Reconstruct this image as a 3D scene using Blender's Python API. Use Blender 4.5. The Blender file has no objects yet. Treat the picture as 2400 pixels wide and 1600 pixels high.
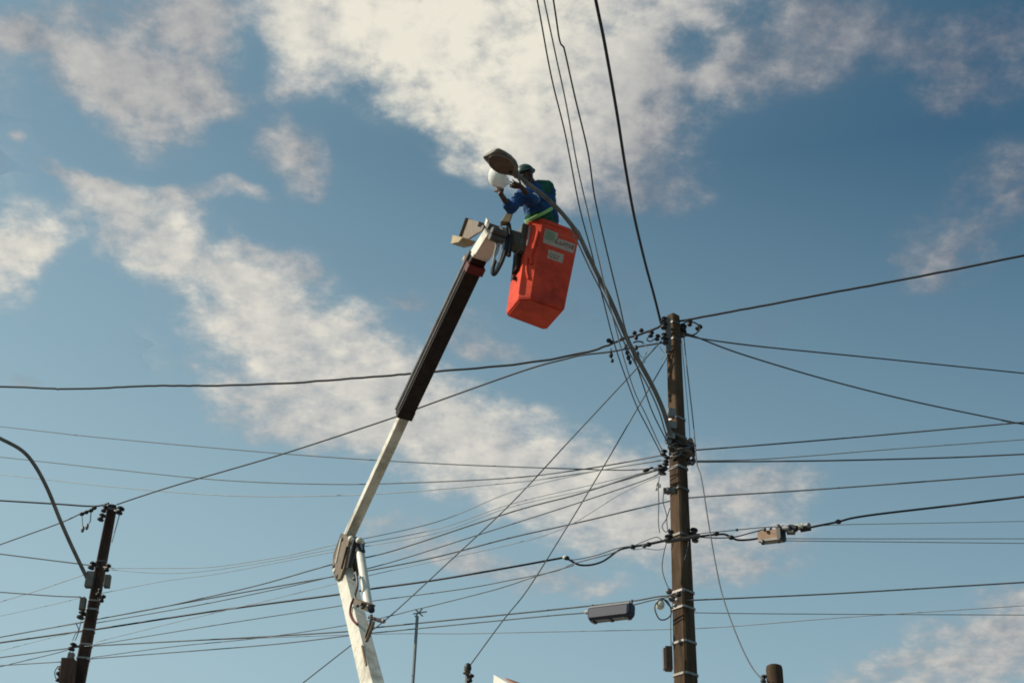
import bpy, bmesh, math, random
from mathutils import Vector, Matrix, noise
R = math.radians
random.seed(7)
scene = bpy.context.scene
col = scene.collection

# ------------------------------------------------------------------ camera
W0, H0, FPX = 2400.0, 1600.0, 3300.0
PITCH, ROLL = R(31.0), math.atan2(185.0, 5500.0)
CAM = Vector((0, 0, 1.6))
_f = Vector((0, math.cos(PITCH), math.sin(PITCH)))
_r0 = Vector((1, 0, 0))
_u0 = Vector((0, -math.sin(PITCH), math.cos(PITCH)))
CR = _r0 * math.cos(ROLL) + _u0 * math.sin(ROLL)
CU = _u0 * math.cos(ROLL) - _r0 * math.sin(ROLL)
cd = bpy.data.cameras.new('Camera')
cam = bpy.data.objects.new('Camera', cd)
col.objects.link(cam)
cd.sensor_width = 36
cd.lens = 36 * FPX / W0
cd.clip_end = 6000
m = Matrix((CR, CU, -_f)).transposed().to_4x4()
m.translation = CAM
cam.matrix_world = m
scene.camera = cam

def ray(px, py):
    "direction of the sight line through a photo pixel (optical depth 1)"
    return CR * ((px - W0 / 2) / FPX) + CU * ((H0 / 2 - py) / FPX) + _f
def at(px, py, Y):
    d = ray(px, py); return CAM + d * (Y / d.y)
def at_z(px, py, z):
    d = ray(px, py); return CAM + d * ((z - CAM.z) / d.z)
def at_d(px, py, dep):
    return CAM + ray(px, py) * dep
def depth_of(p): return (p - CAM).dot(_f)
def at_plane(px, py, p0, n):
    d = ray(px, py); return CAM + d * ((p0 - CAM).dot(n) / d.dot(n))

# ------------------------------------------------------------------ sun, sky, exposure
SUN_DIR = Vector((-1.0, -0.05, 0.0)).normalized() * math.cos(R(36)) + Vector((0, 0, math.sin(R(36))))
sl = bpy.data.lights.new('Sun', 'SUN'); sl.energy = 5.0; sl.angle = R(0.53); sl.color = (1.0, 0.90, 0.74)
so = bpy.data.objects.new('Sun', sl); col.objects.link(so)
so.rotation_euler = SUN_DIR.to_track_quat('Z', 'Y').to_euler()
so.location = (-30, -5, 40)

world = bpy.data.worlds.new('World'); scene.world = world; world.use_nodes = True
wt = world.node_tree; wt.nodes.clear()
def N(tree, typ, **kw):
    n = tree.nodes.new(typ)
    for k, v in kw.items(): setattr(n, k, v)
    return n
def lk(tree, a, b): tree.links.new(a, b)
def mth(op, a, b=None, c=None, clamp=False):
    n = N(wt, 'ShaderNodeMath', operation=op, use_clamp=clamp)
    for i, v in enumerate((a, b, c)):
        if v is None: continue
        if isinstance(v, (int, float)): n.inputs[i].default_value = v
        else: lk(wt, v, n.inputs[i])
    return n.outputs[0]
def mrange(v, a, b, c=0.0, d=1.0, kind='SMOOTHSTEP'):
    n = N(wt, 'ShaderNodeMapRange', interpolation_type=kind)
    lk(wt, v, n.inputs[0])
    for i, x in enumerate((a, b, c, d)): n.inputs[1 + i].default_value = x
    return n.outputs[0]
SKY_STRENGTH = 0.096
sky = N(wt, 'ShaderNodeTexSky', sky_type='NISHITA', sun_disc=False)
sky.sun_elevation = R(36); sky.sun_rotation = math.atan2(SUN_DIR.x, SUN_DIR.y)
sky.air_density = 1.0; sky.dust_density = 2.0; sky.ozone_density = 3.0
tint = N(wt, 'ShaderNodeMix', data_type='RGBA', blend_type='MULTIPLY'); tint.inputs[0].default_value = 1.0
lk(wt, sky.outputs[0], tint.inputs[6]); tint.inputs[7].default_value = (0.66, 1.02, 0.92, 1)

tc = N(wt, 'ShaderNodeTexCoord')
sep = N(wt, 'ShaderNodeSeparateXYZ'); lk(wt, tc.outputs['Generated'], sep.inputs[0])
KZ = 0.30
den = mth('ADD', mth('MAXIMUM', sep.outputs[2], 0.0), KZ)
cu = mth('DIVIDE', sep.outputs[0], den); cv = mth('DIVIDE', sep.outputs[1], den)
comb = N(wt, 'ShaderNodeCombineXYZ'); lk(wt, cu, comb.inputs[0]); lk(wt, cv, comb.inputs[1])
P0 = comb.outputs[0]
def cloud_uv(px, py):
    d = ray(px, py).normalized(); k = d.z + KZ
    return Vector((d.x / k, d.y / k))
def noise_tex(vec, scale, detail=8, rough=0.6, lac=2.0, dist=0.0, off=(0, 0, 0), sc=(1, 1, 1)):
    mp = N(wt, 'ShaderNodeMapping'); lk(wt, vec, mp.inputs[0])
    mp.inputs[1].default_value = off; mp.inputs[3].default_value = sc
    n = N(wt, 'ShaderNodeTexNoise', noise_dimensions='3D'); lk(wt, mp.outputs[0], n.inputs['Vector'])
    n.inputs['Scale'].default_value = scale; n.inputs['Detail'].default_value = detail
    n.inputs['Roughness'].default_value = rough; n.inputs['Lacunarity'].default_value = lac
    n.inputs['Distortion'].default_value = dist
    return n
# domain warp so that cloud banks have ragged outlines
wn = noise_tex(P0, 9.0, 4, 0.5, off=(3.1, 7.7, 0))
wv = N(wt, 'ShaderNodeVectorMath', operation='SUBTRACT'); lk(wt, wn.outputs['Color'], wv.inputs[0]); wv.inputs[1].default_value = (0.5, 0.5, 0.5)
ws = N(wt, 'ShaderNodeVectorMath', operation='SCALE'); lk(wt, wv.outputs[0], ws.inputs[0]); ws.inputs['Scale'].default_value = 0.085
wa = N(wt, 'ShaderNodeVectorMath', operation='ADD'); lk(wt, P0, wa.inputs[0]); lk(wt, ws.outputs[0], wa.inputs[1])
PW = wa.outputs[0]
wz = N(wt, 'ShaderNodeVectorMath', operation='MULTIPLY'); lk(wt, PW, wz.inputs[0]); wz.inputs[1].default_value = (1, 1, 0)
PW = wz.outputs[0]

# cloud banks of this sky: centre, half axes, turn, thickness, brightness
BANKS = [
 (1060, 20, 470, 200, 0, 1.0, 1.0), (1090, 170, 330, 150, 22, 0.9, 0.95), (1200, 300, 180, 110, 30, 0.85, 0.85),
 (760, 60, 210, 130, 22, 0.75, 0.78), (1430, 110, 270, 190, -8, 0.75, 0.68), (1720, 110, 300, 120, -12, 0.55, 0.40),
 (1470, 320, 180, 140, 0, 0.45, 0.42), (1520, 430, 120, 60, 0, 0.35, 0.44), (1290, 400, 130, 80, 35, 0.55, 0.66),
 (1950, 60, 200, 110, 0, 0.32, 0.32), (220, 150, 300, 90, 16, 0.80, 0.60), (30, 95, 130, 45, 12, 0.62, 0.54),
 (330, 235, 200, 100, 28, 0.8, 0.62), (470, 90, 150, 160, 0, 0.70, 0.55), (520, 220, 110, 60, 8, 0.62, 0.55),
 (330, 20, 300, 60, 0, 0.48, 0.50), (680, 370, 90, 80, 0, 0.72, 0.58), (670, 200, 90, 40, 0, 0.33, 0.46),
 (45, 575, 135, 95, 18, 0.9, 0.82), (250, 480, 130, 65, 18, 0.75, 0.72), (370, 560, 190, 85, 26, 0.85, 0.77),
 (120, 385, 95, 26, 28, 0.60, 0.60), (235, 420, 75, 30, 12, 0.64, 0.64), (420, 462, 85, 26, 12, 0.64, 0.66),
 (530, 465, 85, 20, 12, 0.66, 0.68), (660, 595, 110, 28, 14, 0.62, 0.66), (32, 295, 34, 18, 35, 0.62, 0.62), (590, 570, 60, 18, 30, 0.5, 0.6), (730, 640, 60, 20, 10, 0.52, 0.62), (560, 665, 170, 75, 30, 0.75, 0.77),
 (620, 770, 250, 120, 33, 0.85, 0.80), (790, 830, 220, 105, 28, 0.75, 0.77), (900, 955, 300, 110, 24, 0.78, 0.74),
 (1090, 1035, 330, 100, 20, 0.78, 0.77), (640, 950, 200, 60, 22, 0.55, 0.66), (1330, 1105, 240, 100, 14, 0.85, 0.78),
 (1540, 1190, 300, 120, 4, 0.75, 0.68), (1770, 1110, 130, 45, -12, 0.5, 0.6), (1110, 785, 115, 48, 22, 0.50, 0.56),
 (1330, 1340, 110, 34, 6, 0.4, 0.62), (960, 1240, 180, 50, 14, 0.48, 0.62), (1150, 1300, 160, 46, 8, 0.38, 0.6),
 (60, 860, 70, 25, 0, 0.3, 0.52), (950, 700, 70, 25, 10, 0.3, 0.5), (2170, 580, 140, 75, -15, 0.60, 0.42),
 (2330, 430, 140, 110, 0, 0.46, 0.36), (2300, 80, 190, 140, 0, 0.38, 0.32), (2190, 180, 150, 80, 0, 0.42, 0.34),
 (2170, 1550, 360, 110, -18, 0.68, 0.62), (2340, 1440, 150, 80, -10, 0.55, 0.56), (1700, 1290, 160, 50, 0, 0.4, 0.55),
]
S = 2400.0 / 2352.0
accB = accL = accM = None
for (cx, cy, rx, ry, ang, wgt, lum) in BANKS:
    cx, cy, rx, ry = cx * S, cy * S, rx * S * 1.15, ry * S * 1.32; wgt = min(1.0, wgt * 1.06 + 0.06)
    c0 = cloud_uv(cx, cy); a = R(ang); e = 0.25
    ax = (cloud_uv(cx + rx * math.cos(a) * e, cy + rx * math.sin(a) * e) - c0) / e
    ay = (cloud_uv(cx - ry * math.sin(a) * e, cy + ry * math.cos(a) * e) - c0) / e
    # ellipse {c0 + s*ax + t*ay}: principal axes from the symmetric matrix A A^T
    sxx = ax.x ** 2 + ay.x ** 2; syy = ax.y ** 2 + ay.y ** 2; sxy = ax.x * ax.y + ay.x * ay.y
    th = 0.5 * math.atan2(2 * sxy, sxx - syy)
    mid = (sxx + syy) / 2; dif = math.hypot((sxx - syy) / 2, sxy)
    s1, s2 = math.sqrt(mid + dif), math.sqrt(max(1e-9, mid - dif))
    mp = N(wt, 'ShaderNodeMapping', vector_type='TEXTURE'); lk(wt, PW, mp.inputs[0])
    mp.inputs[1].default_value = (c0.x, c0.y, 0); mp.inputs[2].default_value = (0, 0, th); mp.inputs[3].default_value = (s1, s2, 1)
    ln = N(wt, 'ShaderNodeVectorMath', operation='LENGTH'); lk(wt, mp.outputs[0], ln.inputs[0])
    v = mrange(ln.outputs['Value'], 1.35, 0.0, 0.0, wgt)
    accB = v if accB is None else mth('ADD', accB, v)
    accM = v if accM is None else mth('SUBTRACT', mth('ADD', accM, v), mth('MULTIPLY', accM, v))
    accL = mth('MULTIPLY', v, lum) if accL is None else mth('MULTIPLY_ADD', v, lum, accL)
HOLES = [(165, 590, 45, 130, -20, 0.7), (455, 640, 40, 60, 20, 0.5), (500, 540, 110, 30, 25, 0.6), (600, 130, 75, 170, 8, 0.85), (1595, 80, 80, 45, 0, 0.75), (570, 310, 90, 70, 0, 0.6), (150, 320, 200, 55, 12, 0.8), (1660, 330, 120, 120, 0, 0.5),
 (700, 530, 150, 60, 25, 0.7), (330, 680, 150, 60, 30, 0.6), (780, 280, 90, 90, 0, 0.6), (130, 690, 160, 50, 0, 0.6), (880, 1050, 120, 30, 20, 0.4), (50, 210, 120, 40, 15, 0.5), (1380, 60, 50, 30, 0, 0.3)]
for (cx, cy, rx, ry, ang, wgt) in HOLES:                    # clear lanes between the banks
    cx, cy, rx, ry = cx * S, cy * S, rx * S, ry * S
    c0 = cloud_uv(cx, cy); k = (cloud_uv(cx + rx, cy) - c0).length; k2 = (cloud_uv(cx, cy + ry) - c0).length
    mp = N(wt, 'ShaderNodeMapping', vector_type='TEXTURE'); lk(wt, PW, mp.inputs[0])
    mp.inputs[1].default_value = (c0.x, c0.y, 0); mp.inputs[2].default_value = (0, 0, -R(ang)); mp.inputs[3].default_value = (k, k2, 1)
    ln = N(wt, 'ShaderNodeVectorMath', operation='LENGTH'); lk(wt, mp.outputs[0], ln.inputs[0])
    accM = mth('MULTIPLY', accM, mrange(ln.outputs['Value'], 1.4, 0.0, 1.0, 1.0 - wgt))
fb = noise_tex(P0, 20.0, 6, 0.64, off=(1.3, 4.2, 0)).outputs['Fac']
fb2 = noise_tex(P0, 58.0, 4, 0.60, off=(9.3, 2.2, 0)).outputs['Fac']
su = Vector((SUN_DIR.x, SUN_DIR.y)).normalized() * 0.018
fbs = noise_tex(P0, 20.0, 3, 0.64, off=(1.3 + su.x, 4.2 + su.y, 0)).outputs['Fac']      # the same field a step towards the sun: lit and shaded flanks
big = noise_tex(P0, 1.7, 2, 0.5, off=(5.5, 1.2, 0)).outputs['Fac']
# elsewhere on the dome: scattered banks of the same kind
fieldAll = mth('MAXIMUM', accM, mrange(big, 0.56, 0.85, 0.0, 0.7))
nz = mth('ADD', mth('MULTIPLY', mth('SUBTRACT', fb, 0.5), 1.65), mth('MULTIPLY', mth('SUBTRACT', fb2, 0.5), 0.60))
dens0 = mth('ADD', fieldAll, mth('MULTIPLY', nz, mrange(fieldAll, 0.0, 0.35, 0.35, 1.0)))
dens = mth('MULTIPLY', mrange(dens0, 0.02, 0.98, kind='SMOOTHSTEP'), mrange(fieldAll, 0.0, 0.30))
# thin veil of haze-like cloud round the banks
veil = mth('MULTIPLY', mth('MULTIPLY', mrange(fieldAll, 0.03, 0.70), mrange(fb, 0.30, 0.66)), 0.42)
dens = mth('MAXIMUM', dens, veil)
lumv = mth('DIVIDE', accL, mth('MAXIMUM', accB, 0.0002))
lumv = mth('MAXIMUM', lumv, 0.3)
lum2 = mth('ADD', lumv, mth('ADD', mth('MULTIPLY_ADD', mth('SUBTRACT', fb, fbs), 0.42, mth('MULTIPLY_ADD', mth('SUBTRACT', fb, 0.5), 0.16, mth('MULTIPLY', mth('SUBTRACT', fb2, 0.5), 0.10))), mth('MULTIPLY', mth('SUBTRACT', dens, 0.6), 0.10)))
ramp = N(wt, 'ShaderNodeValToRGB'); lk(wt, lum2, ramp.inputs[0])
cr = ramp.color_ramp
cr.elements[0].position = 0.22; cr.elements[0].color = (0.15, 0.16, 0.21, 1)
cr.elements[1].position = 1.0; cr.elements[1].color = (0.88, 0.83, 0.70, 1)
for p, c in ((0.45, (0.27, 0.285, 0.315, 1)), (0.62, (0.44, 0.435, 0.43, 1)), (0.80, (0.61, 0.595, 0.555, 1))):
    e_ = cr.elements.new(p); e_.color = c
boost = N(wt, 'ShaderNodeVectorMath', operation='SCALE'); lk(wt, ramp.outputs[0], boost.inputs[0]); boost.inputs['Scale'].default_value = 1.0 / SKY_STRENGTH
mixc = N(wt, 'ShaderNodeMix', data_type='RGBA'); lk(wt, mth('MULTIPLY', dens, 0.93), mixc.inputs[0])
# milky haze: thicker towards the horizon and on the sun's side
sdot = N(wt, 'ShaderNodeVectorMath', operation='DOT_PRODUCT'); lk(wt, tc.outputs['Generated'], sdot.inputs[0]); sdot.inputs[1].default_value = SUN_DIR
hz_e = mth('MULTIPLY', mth('MAXIMUM', mth('SUBTRACT', 0.62, mth('MAXIMUM', sep.outputs[2], 0.2)), 0.0), 2.15)
hz_f = mth('MINIMUM', mth('MAXIMUM', mth('ADD', mth('MULTIPLY_ADD', sdot.outputs['Value'], 0.65, -0.07), hz_e), 0.0), 0.88)
hzm = N(wt, 'ShaderNodeMix', data_type='RGBA'); lk(wt, hz_f, hzm.inputs[0]); lk(wt, tint.outputs[2], hzm.inputs[6])
hzm.inputs[7].default_value = (0.40 / SKY_STRENGTH, 0.56 / SKY_STRENGTH, 0.62 / SKY_STRENGTH, 1)
lk(wt, hzm.outputs[2], mixc.inputs[6]); lk(wt, boost.outputs[0], mixc.inputs[7])
bg = N(wt, 'ShaderNodeBackground'); lk(wt, mixc.outputs[2], bg.inputs[0]); bg.inputs[1].default_value = SKY_STRENGTH
wo = N(wt, 'ShaderNodeOutputWorld'); lk(wt, bg.outputs[0], wo.inputs[0])
world.cycles.sampling_method = 'MANUAL'; world.cycles.sample_map_resolution = 512

scene.cycles.filter_width = 1.8
vs = scene.view_settings
vs.view_transform = 'Standard'; vs.look = 'None'; vs.exposure = 0.0; vs.gamma = 1.0; vs.use_curve_mapping = False

# ------------------------------------------------------------------ materials
def mat(name, base, rough=0.6, metal=0.0, var=0.25, scale=6.0, bump=0.0, stretch=(1, 1, 1), spec=0.4, dirt=None, dirt_amt=0.5):
    m = bpy.data.materials.new(name); m.use_nodes = True; t = m.node_tree
    b = t.nodes['Principled BSDF']; b.inputs['Roughness'].default_value = rough; b.inputs['Metallic'].default_value = metal
    b.inputs['Specular IOR Level'].default_value = spec
    c = N(t, 'ShaderNodeTexCoord'); mp = N(t, 'ShaderNodeMapping'); lk(t, c.outputs['Object'], mp.inputs[0]); mp.inputs[3].default_value = stretch
    n = N(t, 'ShaderNodeTexNoise'); lk(t, mp.outputs[0], n.inputs['Vector']); n.inputs['Scale'].default_value = scale
    n.inputs['Detail'].default_value = 6; n.inputs['Roughness'].default_value = 0.62
    r = N(t, 'ShaderNodeValToRGB'); lk(t, n.outputs['Fac'], r.inputs[0])
    lo = tuple(x * (1 - var) for x in base) + (1,); hi = tuple(min(1, x * (1 + var)) for x in base) + (1,)
    r.color_ramp.elements[0].position = 0.32; r.color_ramp.elements[0].color = lo
    r.color_ramp.elements[1].position = 0.68; r.color_ramp.elements[1].color = hi
    out = r.outputs[0]
    if dirt:
        n2 = N(t, 'ShaderNodeTexNoise'); lk(t, mp.outputs[0], n2.inputs['Vector']); n2.inputs['Scale'].default_value = scale * 0.45
        n2.inputs['Detail'].default_value = 8; n2.inputs['Roughness'].default_value = 0.7
        r2 = N(t, 'ShaderNodeValToRGB'); lk(t, n2.outputs['Fac'], r2.inputs[0])
        r2.color_ramp.elements[0].position = 0.5; r2.color_ramp.elements[0].color = (0, 0, 0, 1)
        r2.color_ramp.elements[1].position = 0.66; r2.color_ramp.elements[1].color = (dirt_amt,) * 3 + (1,)
        mx = N(t, 'ShaderNodeMix', data_type='RGBA'); lk(t, r2.outputs[0], mx.inputs[0]); lk(t, out, mx.inputs[6]); mx.inputs[7].default_value = dirt + (1,)
        out = mx.outputs[2]
    lk(t, out, b.inputs['Base Color'])
    if bump:
        bp = N(t, 'ShaderNodeBump'); bp.inputs['Strength'].default_value = bump; bp.inputs['Distance'].default_value = 0.02
        lk(t, n.outputs['Fac'], bp.inputs['Height']); lk(t, bp.outputs[0], b.inputs['Normal'])
    return m
M = {}
M['white'] = mat('white_boom_paint', (0.74, 0.70, 0.60), 0.42, dirt=(0.22, 0.16, 0.10), dirt_amt=0.55, scale=7, var=0.06)
M['sleeve'] = mat('dark_boom_sleeve', (0.028, 0.019, 0.016), 0.65, var=0.35, spec=0.2, scale=9)
M['red'] = mat('red_fibreglass', (0.70, 0.062, 0.022), 0.5, var=0.16, scale=5, bump=0.05, dirt=(0.30, 0.026, 0.014), dirt_amt=0.75, spec=0.25)
M['red_in'] = mat('red_liner', (0.11, 0.012, 0.012), 0.6)
M['galv'] = mat('galvanised_steel', (0.23, 0.215, 0.20), 0.45, metal=0.5, var=0.2, scale=14)
M['pipe'] = mat('weathered_arm_pipe', (0.165, 0.155, 0.14), 0.55, metal=0.2, var=0.3, scale=9, stretch=(1, 1, 0.4))
M['lampgrey'] = mat('weathered_lamp_casting', (0.20, 0.17, 0.145), 0.6, var=0.35, scale=16, dirt=(0.08, 0.05, 0.035))
M['lampin'] = mat('lamp_reflector_inside', (0.13, 0.085, 0.06), 0.5, var=0.3, scale=12)
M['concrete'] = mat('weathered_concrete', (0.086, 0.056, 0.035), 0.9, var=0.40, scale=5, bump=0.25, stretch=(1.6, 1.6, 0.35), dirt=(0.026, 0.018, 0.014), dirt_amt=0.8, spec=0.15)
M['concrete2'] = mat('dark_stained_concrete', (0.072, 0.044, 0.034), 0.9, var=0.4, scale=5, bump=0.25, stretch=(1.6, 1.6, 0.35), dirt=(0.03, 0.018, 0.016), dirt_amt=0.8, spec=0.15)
M['black'] = mat('black_rubber', (0.018, 0.018, 0.020), 0.55, var=0.3)
M['cable'] = mat('black_cable', (0.022, 0.024, 0.027), 0.6, var=0.3, scale=4)
M['cable2'] = mat('faded_cable', (0.095, 0.11, 0.12), 0.65, var=0.3, scale=4)
M['alu'] = mat('oxidised_aluminium_wire', (0.30, 0.33, 0.35), 0.6, var=0.2, scale=4)
M['hose'] = mat('grey_hose', (0.30, 0.29, 0.29), 0.5, var=0.2)
M['beige'] = mat('dusty_beige_cover', (0.165, 0.125, 0.085), 0.6, var=0.25, scale=10, dirt=(0.16, 0.10, 0.07))
M['tan'] = mat('tan_tool_pouch', (0.38, 0.29, 0.17), 0.7, var=0.25, scale=14)
M['greymount'] = mat('grey_green_mount', (0.095, 0.088, 0.07), 0.6, var=0.3, scale=10)
M['bolt'] = mat('dull_bolt', (0.12, 0.11, 0.10), 0.5, metal=0.4)
M['chrome'] = mat('cylinder_rod', (0.55, 0.55, 0.55), 0.2, metal=0.9, var=0.05)
M['slate'] = mat('slate_blue_plastic', (0.030, 0.034, 0.060), 0.5, var=0.15, scale=9)
M['rustbox'] = mat('rusty_tan_box', (0.21, 0.115, 0.06), 0.6, var=0.3, scale=14, dirt=(0.13, 0.06, 0.03))
M['rustdark'] = mat('dark_rust_brown', (0.05, 0.026, 0.018), 0.75, var=0.3, scale=12)
M['porc'] = mat('cream_porcelain', (0.66, 0.63, 0.52), 0.25, var=0.1)
M['skin'] = mat('brown_skin', (0.085, 0.042, 0.026), 0.5, var=0.12, scale=20)
M['blue'] = mat('royal_blue_cloth', (0.014, 0.065, 0.19), 0.85, var=0.3, scale=14, bump=0.4)
M['green'] = mat('dark_green_cloth', (0.007, 0.080, 0.045), 0.85, var=0.3, scale=14, bump=0.4)
M['lime'] = mat('pale_green_reflective_tape', (0.30, 0.55, 0.20), 0.5, var=0.15)
M['helmet'] = mat('dull_green_helmet', (0.026, 0.062, 0.048), 0.45, var=0.2, scale=10)
M['trouser'] = mat('dark_trousers', (0.03, 0.035, 0.05), 0.85)
M['strapwhite'] = mat('white_reflective_strip', (0.62, 0.66, 0.68), 0.5, var=0.1)
M['stick_green'] = mat('sticker_green_white', (0.42, 0.50, 0.36), 0.5, var=0.15, scale=20)
M['stick_white'] = mat('sticker_white', (0.50, 0.37, 0.28), 0.5, var=0.12, scale=20)
M['leafgreen'] = mat('sticker_leaf_green', (0.24, 0.29, 0.17), 0.5, var=0.15)
M['inkdark'] = mat('sticker_dark_ink', (0.17, 0.06, 0.035), 0.6, var=0.1)
M['wallwhite'] = mat('white_rendered_wall', (0.80, 0.78, 0.70), 0.85, var=0.06, scale=3, bump=0.1)
M['tileroof'] = mat('clay_roof', (0.33, 0.15, 0.09), 0.85, var=0.25, scale=8)
M['asphalt'] = mat('asphalt', (0.055, 0.053, 0.050), 0.9, var=0.25, scale=30, bump=0.2)
M['soil'] = mat('dusty_ground', (0.10, 0.08, 0.058), 0.95, var=0.25, scale=0.7)
M['kerb'] = mat('kerb_concrete', (0.36, 0.34, 0.31), 0.9, var=0.15, scale=5)
M['glass'] = mat('dark_glass', (0.03, 0.035, 0.04), 0.08, var=0.05, spec=0.6)
M['truckblue'] = mat('truck_white_body', (0.70, 0.69, 0.66), 0.4, var=0.05)
M['tyre'] = mat('tyre_rubber', (0.02, 0.02, 0.02), 0.8)
M['antenna'] = mat('antenna_aluminium', (0.20, 0.22, 0.23), 0.5, metal=0.3)
mg = bpy.data.materials.new('frosted_lamp_bowl'); mg.use_nodes = True
_b = mg.node_tree.nodes['Principled BSDF']; _b.inputs['Base Color'].default_value = (0.95, 0.94, 0.88, 1); _b.inputs['Roughness'].default_value = 0.55; _b.inputs['Transmission Weight'].default_value = 0.30; _b.inputs['IOR'].default_value = 1.15
_b.inputs['Subsurface Weight'].default_value = 0.25; _b.inputs['Subsurface Radius'].default_value = (0.05, 0.05, 0.04)
_n = N(mg.node_tree, 'ShaderNodeTexNoise'); _n.inputs['Scale'].default_value = 25
_bp = N(mg.node_tree, 'ShaderNodeBump'); _bp.inputs['Strength'].default_value = 0.15; lk(mg.node_tree, _n.outputs['Fac'], _bp.inputs['Height']); lk(mg.node_tree, _bp.outputs[0], _b.inputs['Normal'])
M['bowl'] = mg

# ------------------------------------------------------------------ mesh helpers
def frame(d, up=Vector((0, 0, 1))):
    d = d.normalized()
    if abs(d.dot(up)) > 0.98: up = Vector((0, 1, 0))
    x = d.cross(up).normalized(); return x, x.cross(d).normalized()
class MB:
    def __init__(s): s.v = []; s.f = []
    def box(s, c, a, b, d):
        i = len(s.v)
        for k in (-1, 1):
            for (p, q) in ((-1, -1), (1, -1), (1, 1), (-1, 1)): s.v.append(c + a * p + b * q + d * k)
        s.f += [(i, i + 3, i + 2, i + 1), (i + 4, i + 5, i + 6, i + 7)] + [(i + j, i + (j + 1) % 4, i + 4 + (j + 1) % 4, i + 4 + j) for j in range(4)]
        return s
    def loft(s, rings, caps=True):
        n = len(rings[0]); i0 = len(s.v)
        for r in rings: s.v += [Vector(p) for p in r]
        for k in range(len(rings) - 1):
            a = i0 + k * n; b = a + n
            for j in range(n): s.f.append((a + j, a + (j + 1) % n, b + (j + 1) % n, b + j))
        if caps:
            s.f.append(tuple(i0 + j for j in reversed(range(n)))); e = i0 + (len(rings) - 1) * n
            s.f.append(tuple(e + j for j in range(n)))
        return s
    def tube(s, pts, rad, n=8):
        rings = []; pts = [Vector(p) for p in pts]
        x = None
        for i, p in enumerate(pts):
            d = (pts[min(i + 1, len(pts) - 1)] - pts[max(i - 1, 0)]).normalized()
            if x is None: x, y = frame(d)
            else:
                x = (x - d * x.dot(d)).normalized(); y = x.cross(d)
            r = rad if isinstance(rad, (int, float)) else rad[i]
            rings.append([p + (x * math.cos(t) + y * math.sin(t)) * r for t in (2 * math.pi * k / n for k in range(n))])
        return s.loft(rings)
    def beam(s, p, q, e1, e2, w1, w2, w1b=None, w2b=None, ch=0.12):
        "box beam from p to q, half sizes w1 along e1 and w2 along e2, corners eased"
        rings = []
        for c, a, b in ((p, w1, w2), (q, w1b or w1, w2b or w2)):
            k = min(a, b) * ch
            rings.append([c + e1 * x + e2 * y for x, y in ((-a + k, -b), (a - k, -b), (a, -b + k), (a, b - k), (a - k, b), (-a + k, b), (-a, b - k), (-a, -b + k))])
        return s.loft(rings)
    def ball(s, c, a, b, d, nu=12, nv=8):
        rings = []
        for i in range(nv + 1):
            ph = -math.pi / 2 + math.pi * i / nv; ph = max(-1.5, min(1.5, ph))
            rings.append([c + d * math.sin(ph) + (a * math.cos(t) + b * math.sin(t)) * math.cos(ph) for t in (2 * math.pi * k / nu for k in range(nu))])
        return s.loft(rings)
    def lathe(s, p, d, prof, n=12):
        x, y = frame(d); d = d.normalized()
        return s.loft([[p + d * h + (x * math.cos(t) + y * math.sin(t)) * r for t in (2 * math.pi * k / n for k in range(n))] for h, r in prof])
    def build(s, name, material, parent=None, smooth=False):
        o = mesh_obj(name, s.v, s.f, material, parent, smooth); return o
def mesh_obj(name, v, f, material, parent=None, smooth=False):
    if parent is None:
        c = sum(v, Vector()) / len(v); c.z = min(p.z for p in v)
    else: c = Vector((0, 0, 0))
    me = bpy.data.meshes.new(name); me.from_pydata([tuple(p - c) for p in v], [], f)
    bm = bmesh.new(); bm.from_mesh(me); bmesh.ops.recalc_face_normals(bm, faces=bm.faces); bm.to_mesh(me); bm.free()
    me.materials.append(M[material]); me.validate()
    if smooth:
        me.shade_smooth() if hasattr(me, 'shade_smooth') else None
        if smooth != 'all': me.set_sharp_from_angle(angle=R(38))
    o = bpy.data.objects.new(name, me); col.objects.link(o)
    if parent is None: o.location = c
    else: attach(o, parent)
    return o
def world_mat(o):
    m = Matrix.Translation(o.location)
    if o.parent: m = world_mat(o.parent) @ o.matrix_parent_inverse @ m
    return m
def attach(o, parent):
    o.parent = parent; o.matrix_parent_inverse = world_mat(parent).inverted()
def tag(o, label, cat, group=None, kind=None):
    if label: o['label'] = label
    if cat: o['category'] = cat
    if group: o['group'] = group
    if kind: o['kind'] = kind
    return o
def empty(name, loc, label=None, cat=None, group=None):
    o = bpy.data.objects.new(name, None); col.objects.link(o); o.location = loc; o.empty_display_size = 0.2
    return tag(o, label, cat, group)
def smooth_path(p, k=8):
    out = []
    for i in range(len(p) - 1):
        a, b = p[max(i - 1, 0)], p[i]; c, d = p[i + 1], p[min(i + 2, len(p) - 1)]
        for j in range(k):
            t = j / k
            out.append(0.5 * ((2 * b) + (c - a) * t + (2 * a - 5 * b + 4 * c - d) * t * t + (3 * b - a - 3 * c + d) * t ** 3))
    out.append(p[-1]); return out

# ------------------------------------------------------------------ ground, road
def sheet(name, x0, x1, y0, y1, z, m):
    o = mesh_obj(name, [Vector((x0, y0, z)), Vector((x1, y0, z)), Vector((x1, y1, z)), Vector((x0, y1, z))], [(0, 1, 2, 3)], m)
    o['kind'] = 'structure'; return o
sheet('ground', -1500, 1500, -1500, 1500, 0.0, 'soil')
sheet('road', -200, 200, 3.0, 14.6, 0.004, 'asphalt')
kb = MB().box(Vector((0, 14.75, 0.07)), Vector((200, 0, 0)), Vector((0, 0.1, 0)), Vector((0, 0, 0.07))).build('kerb', 'kerb'); kb['kind'] = 'structure'

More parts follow.
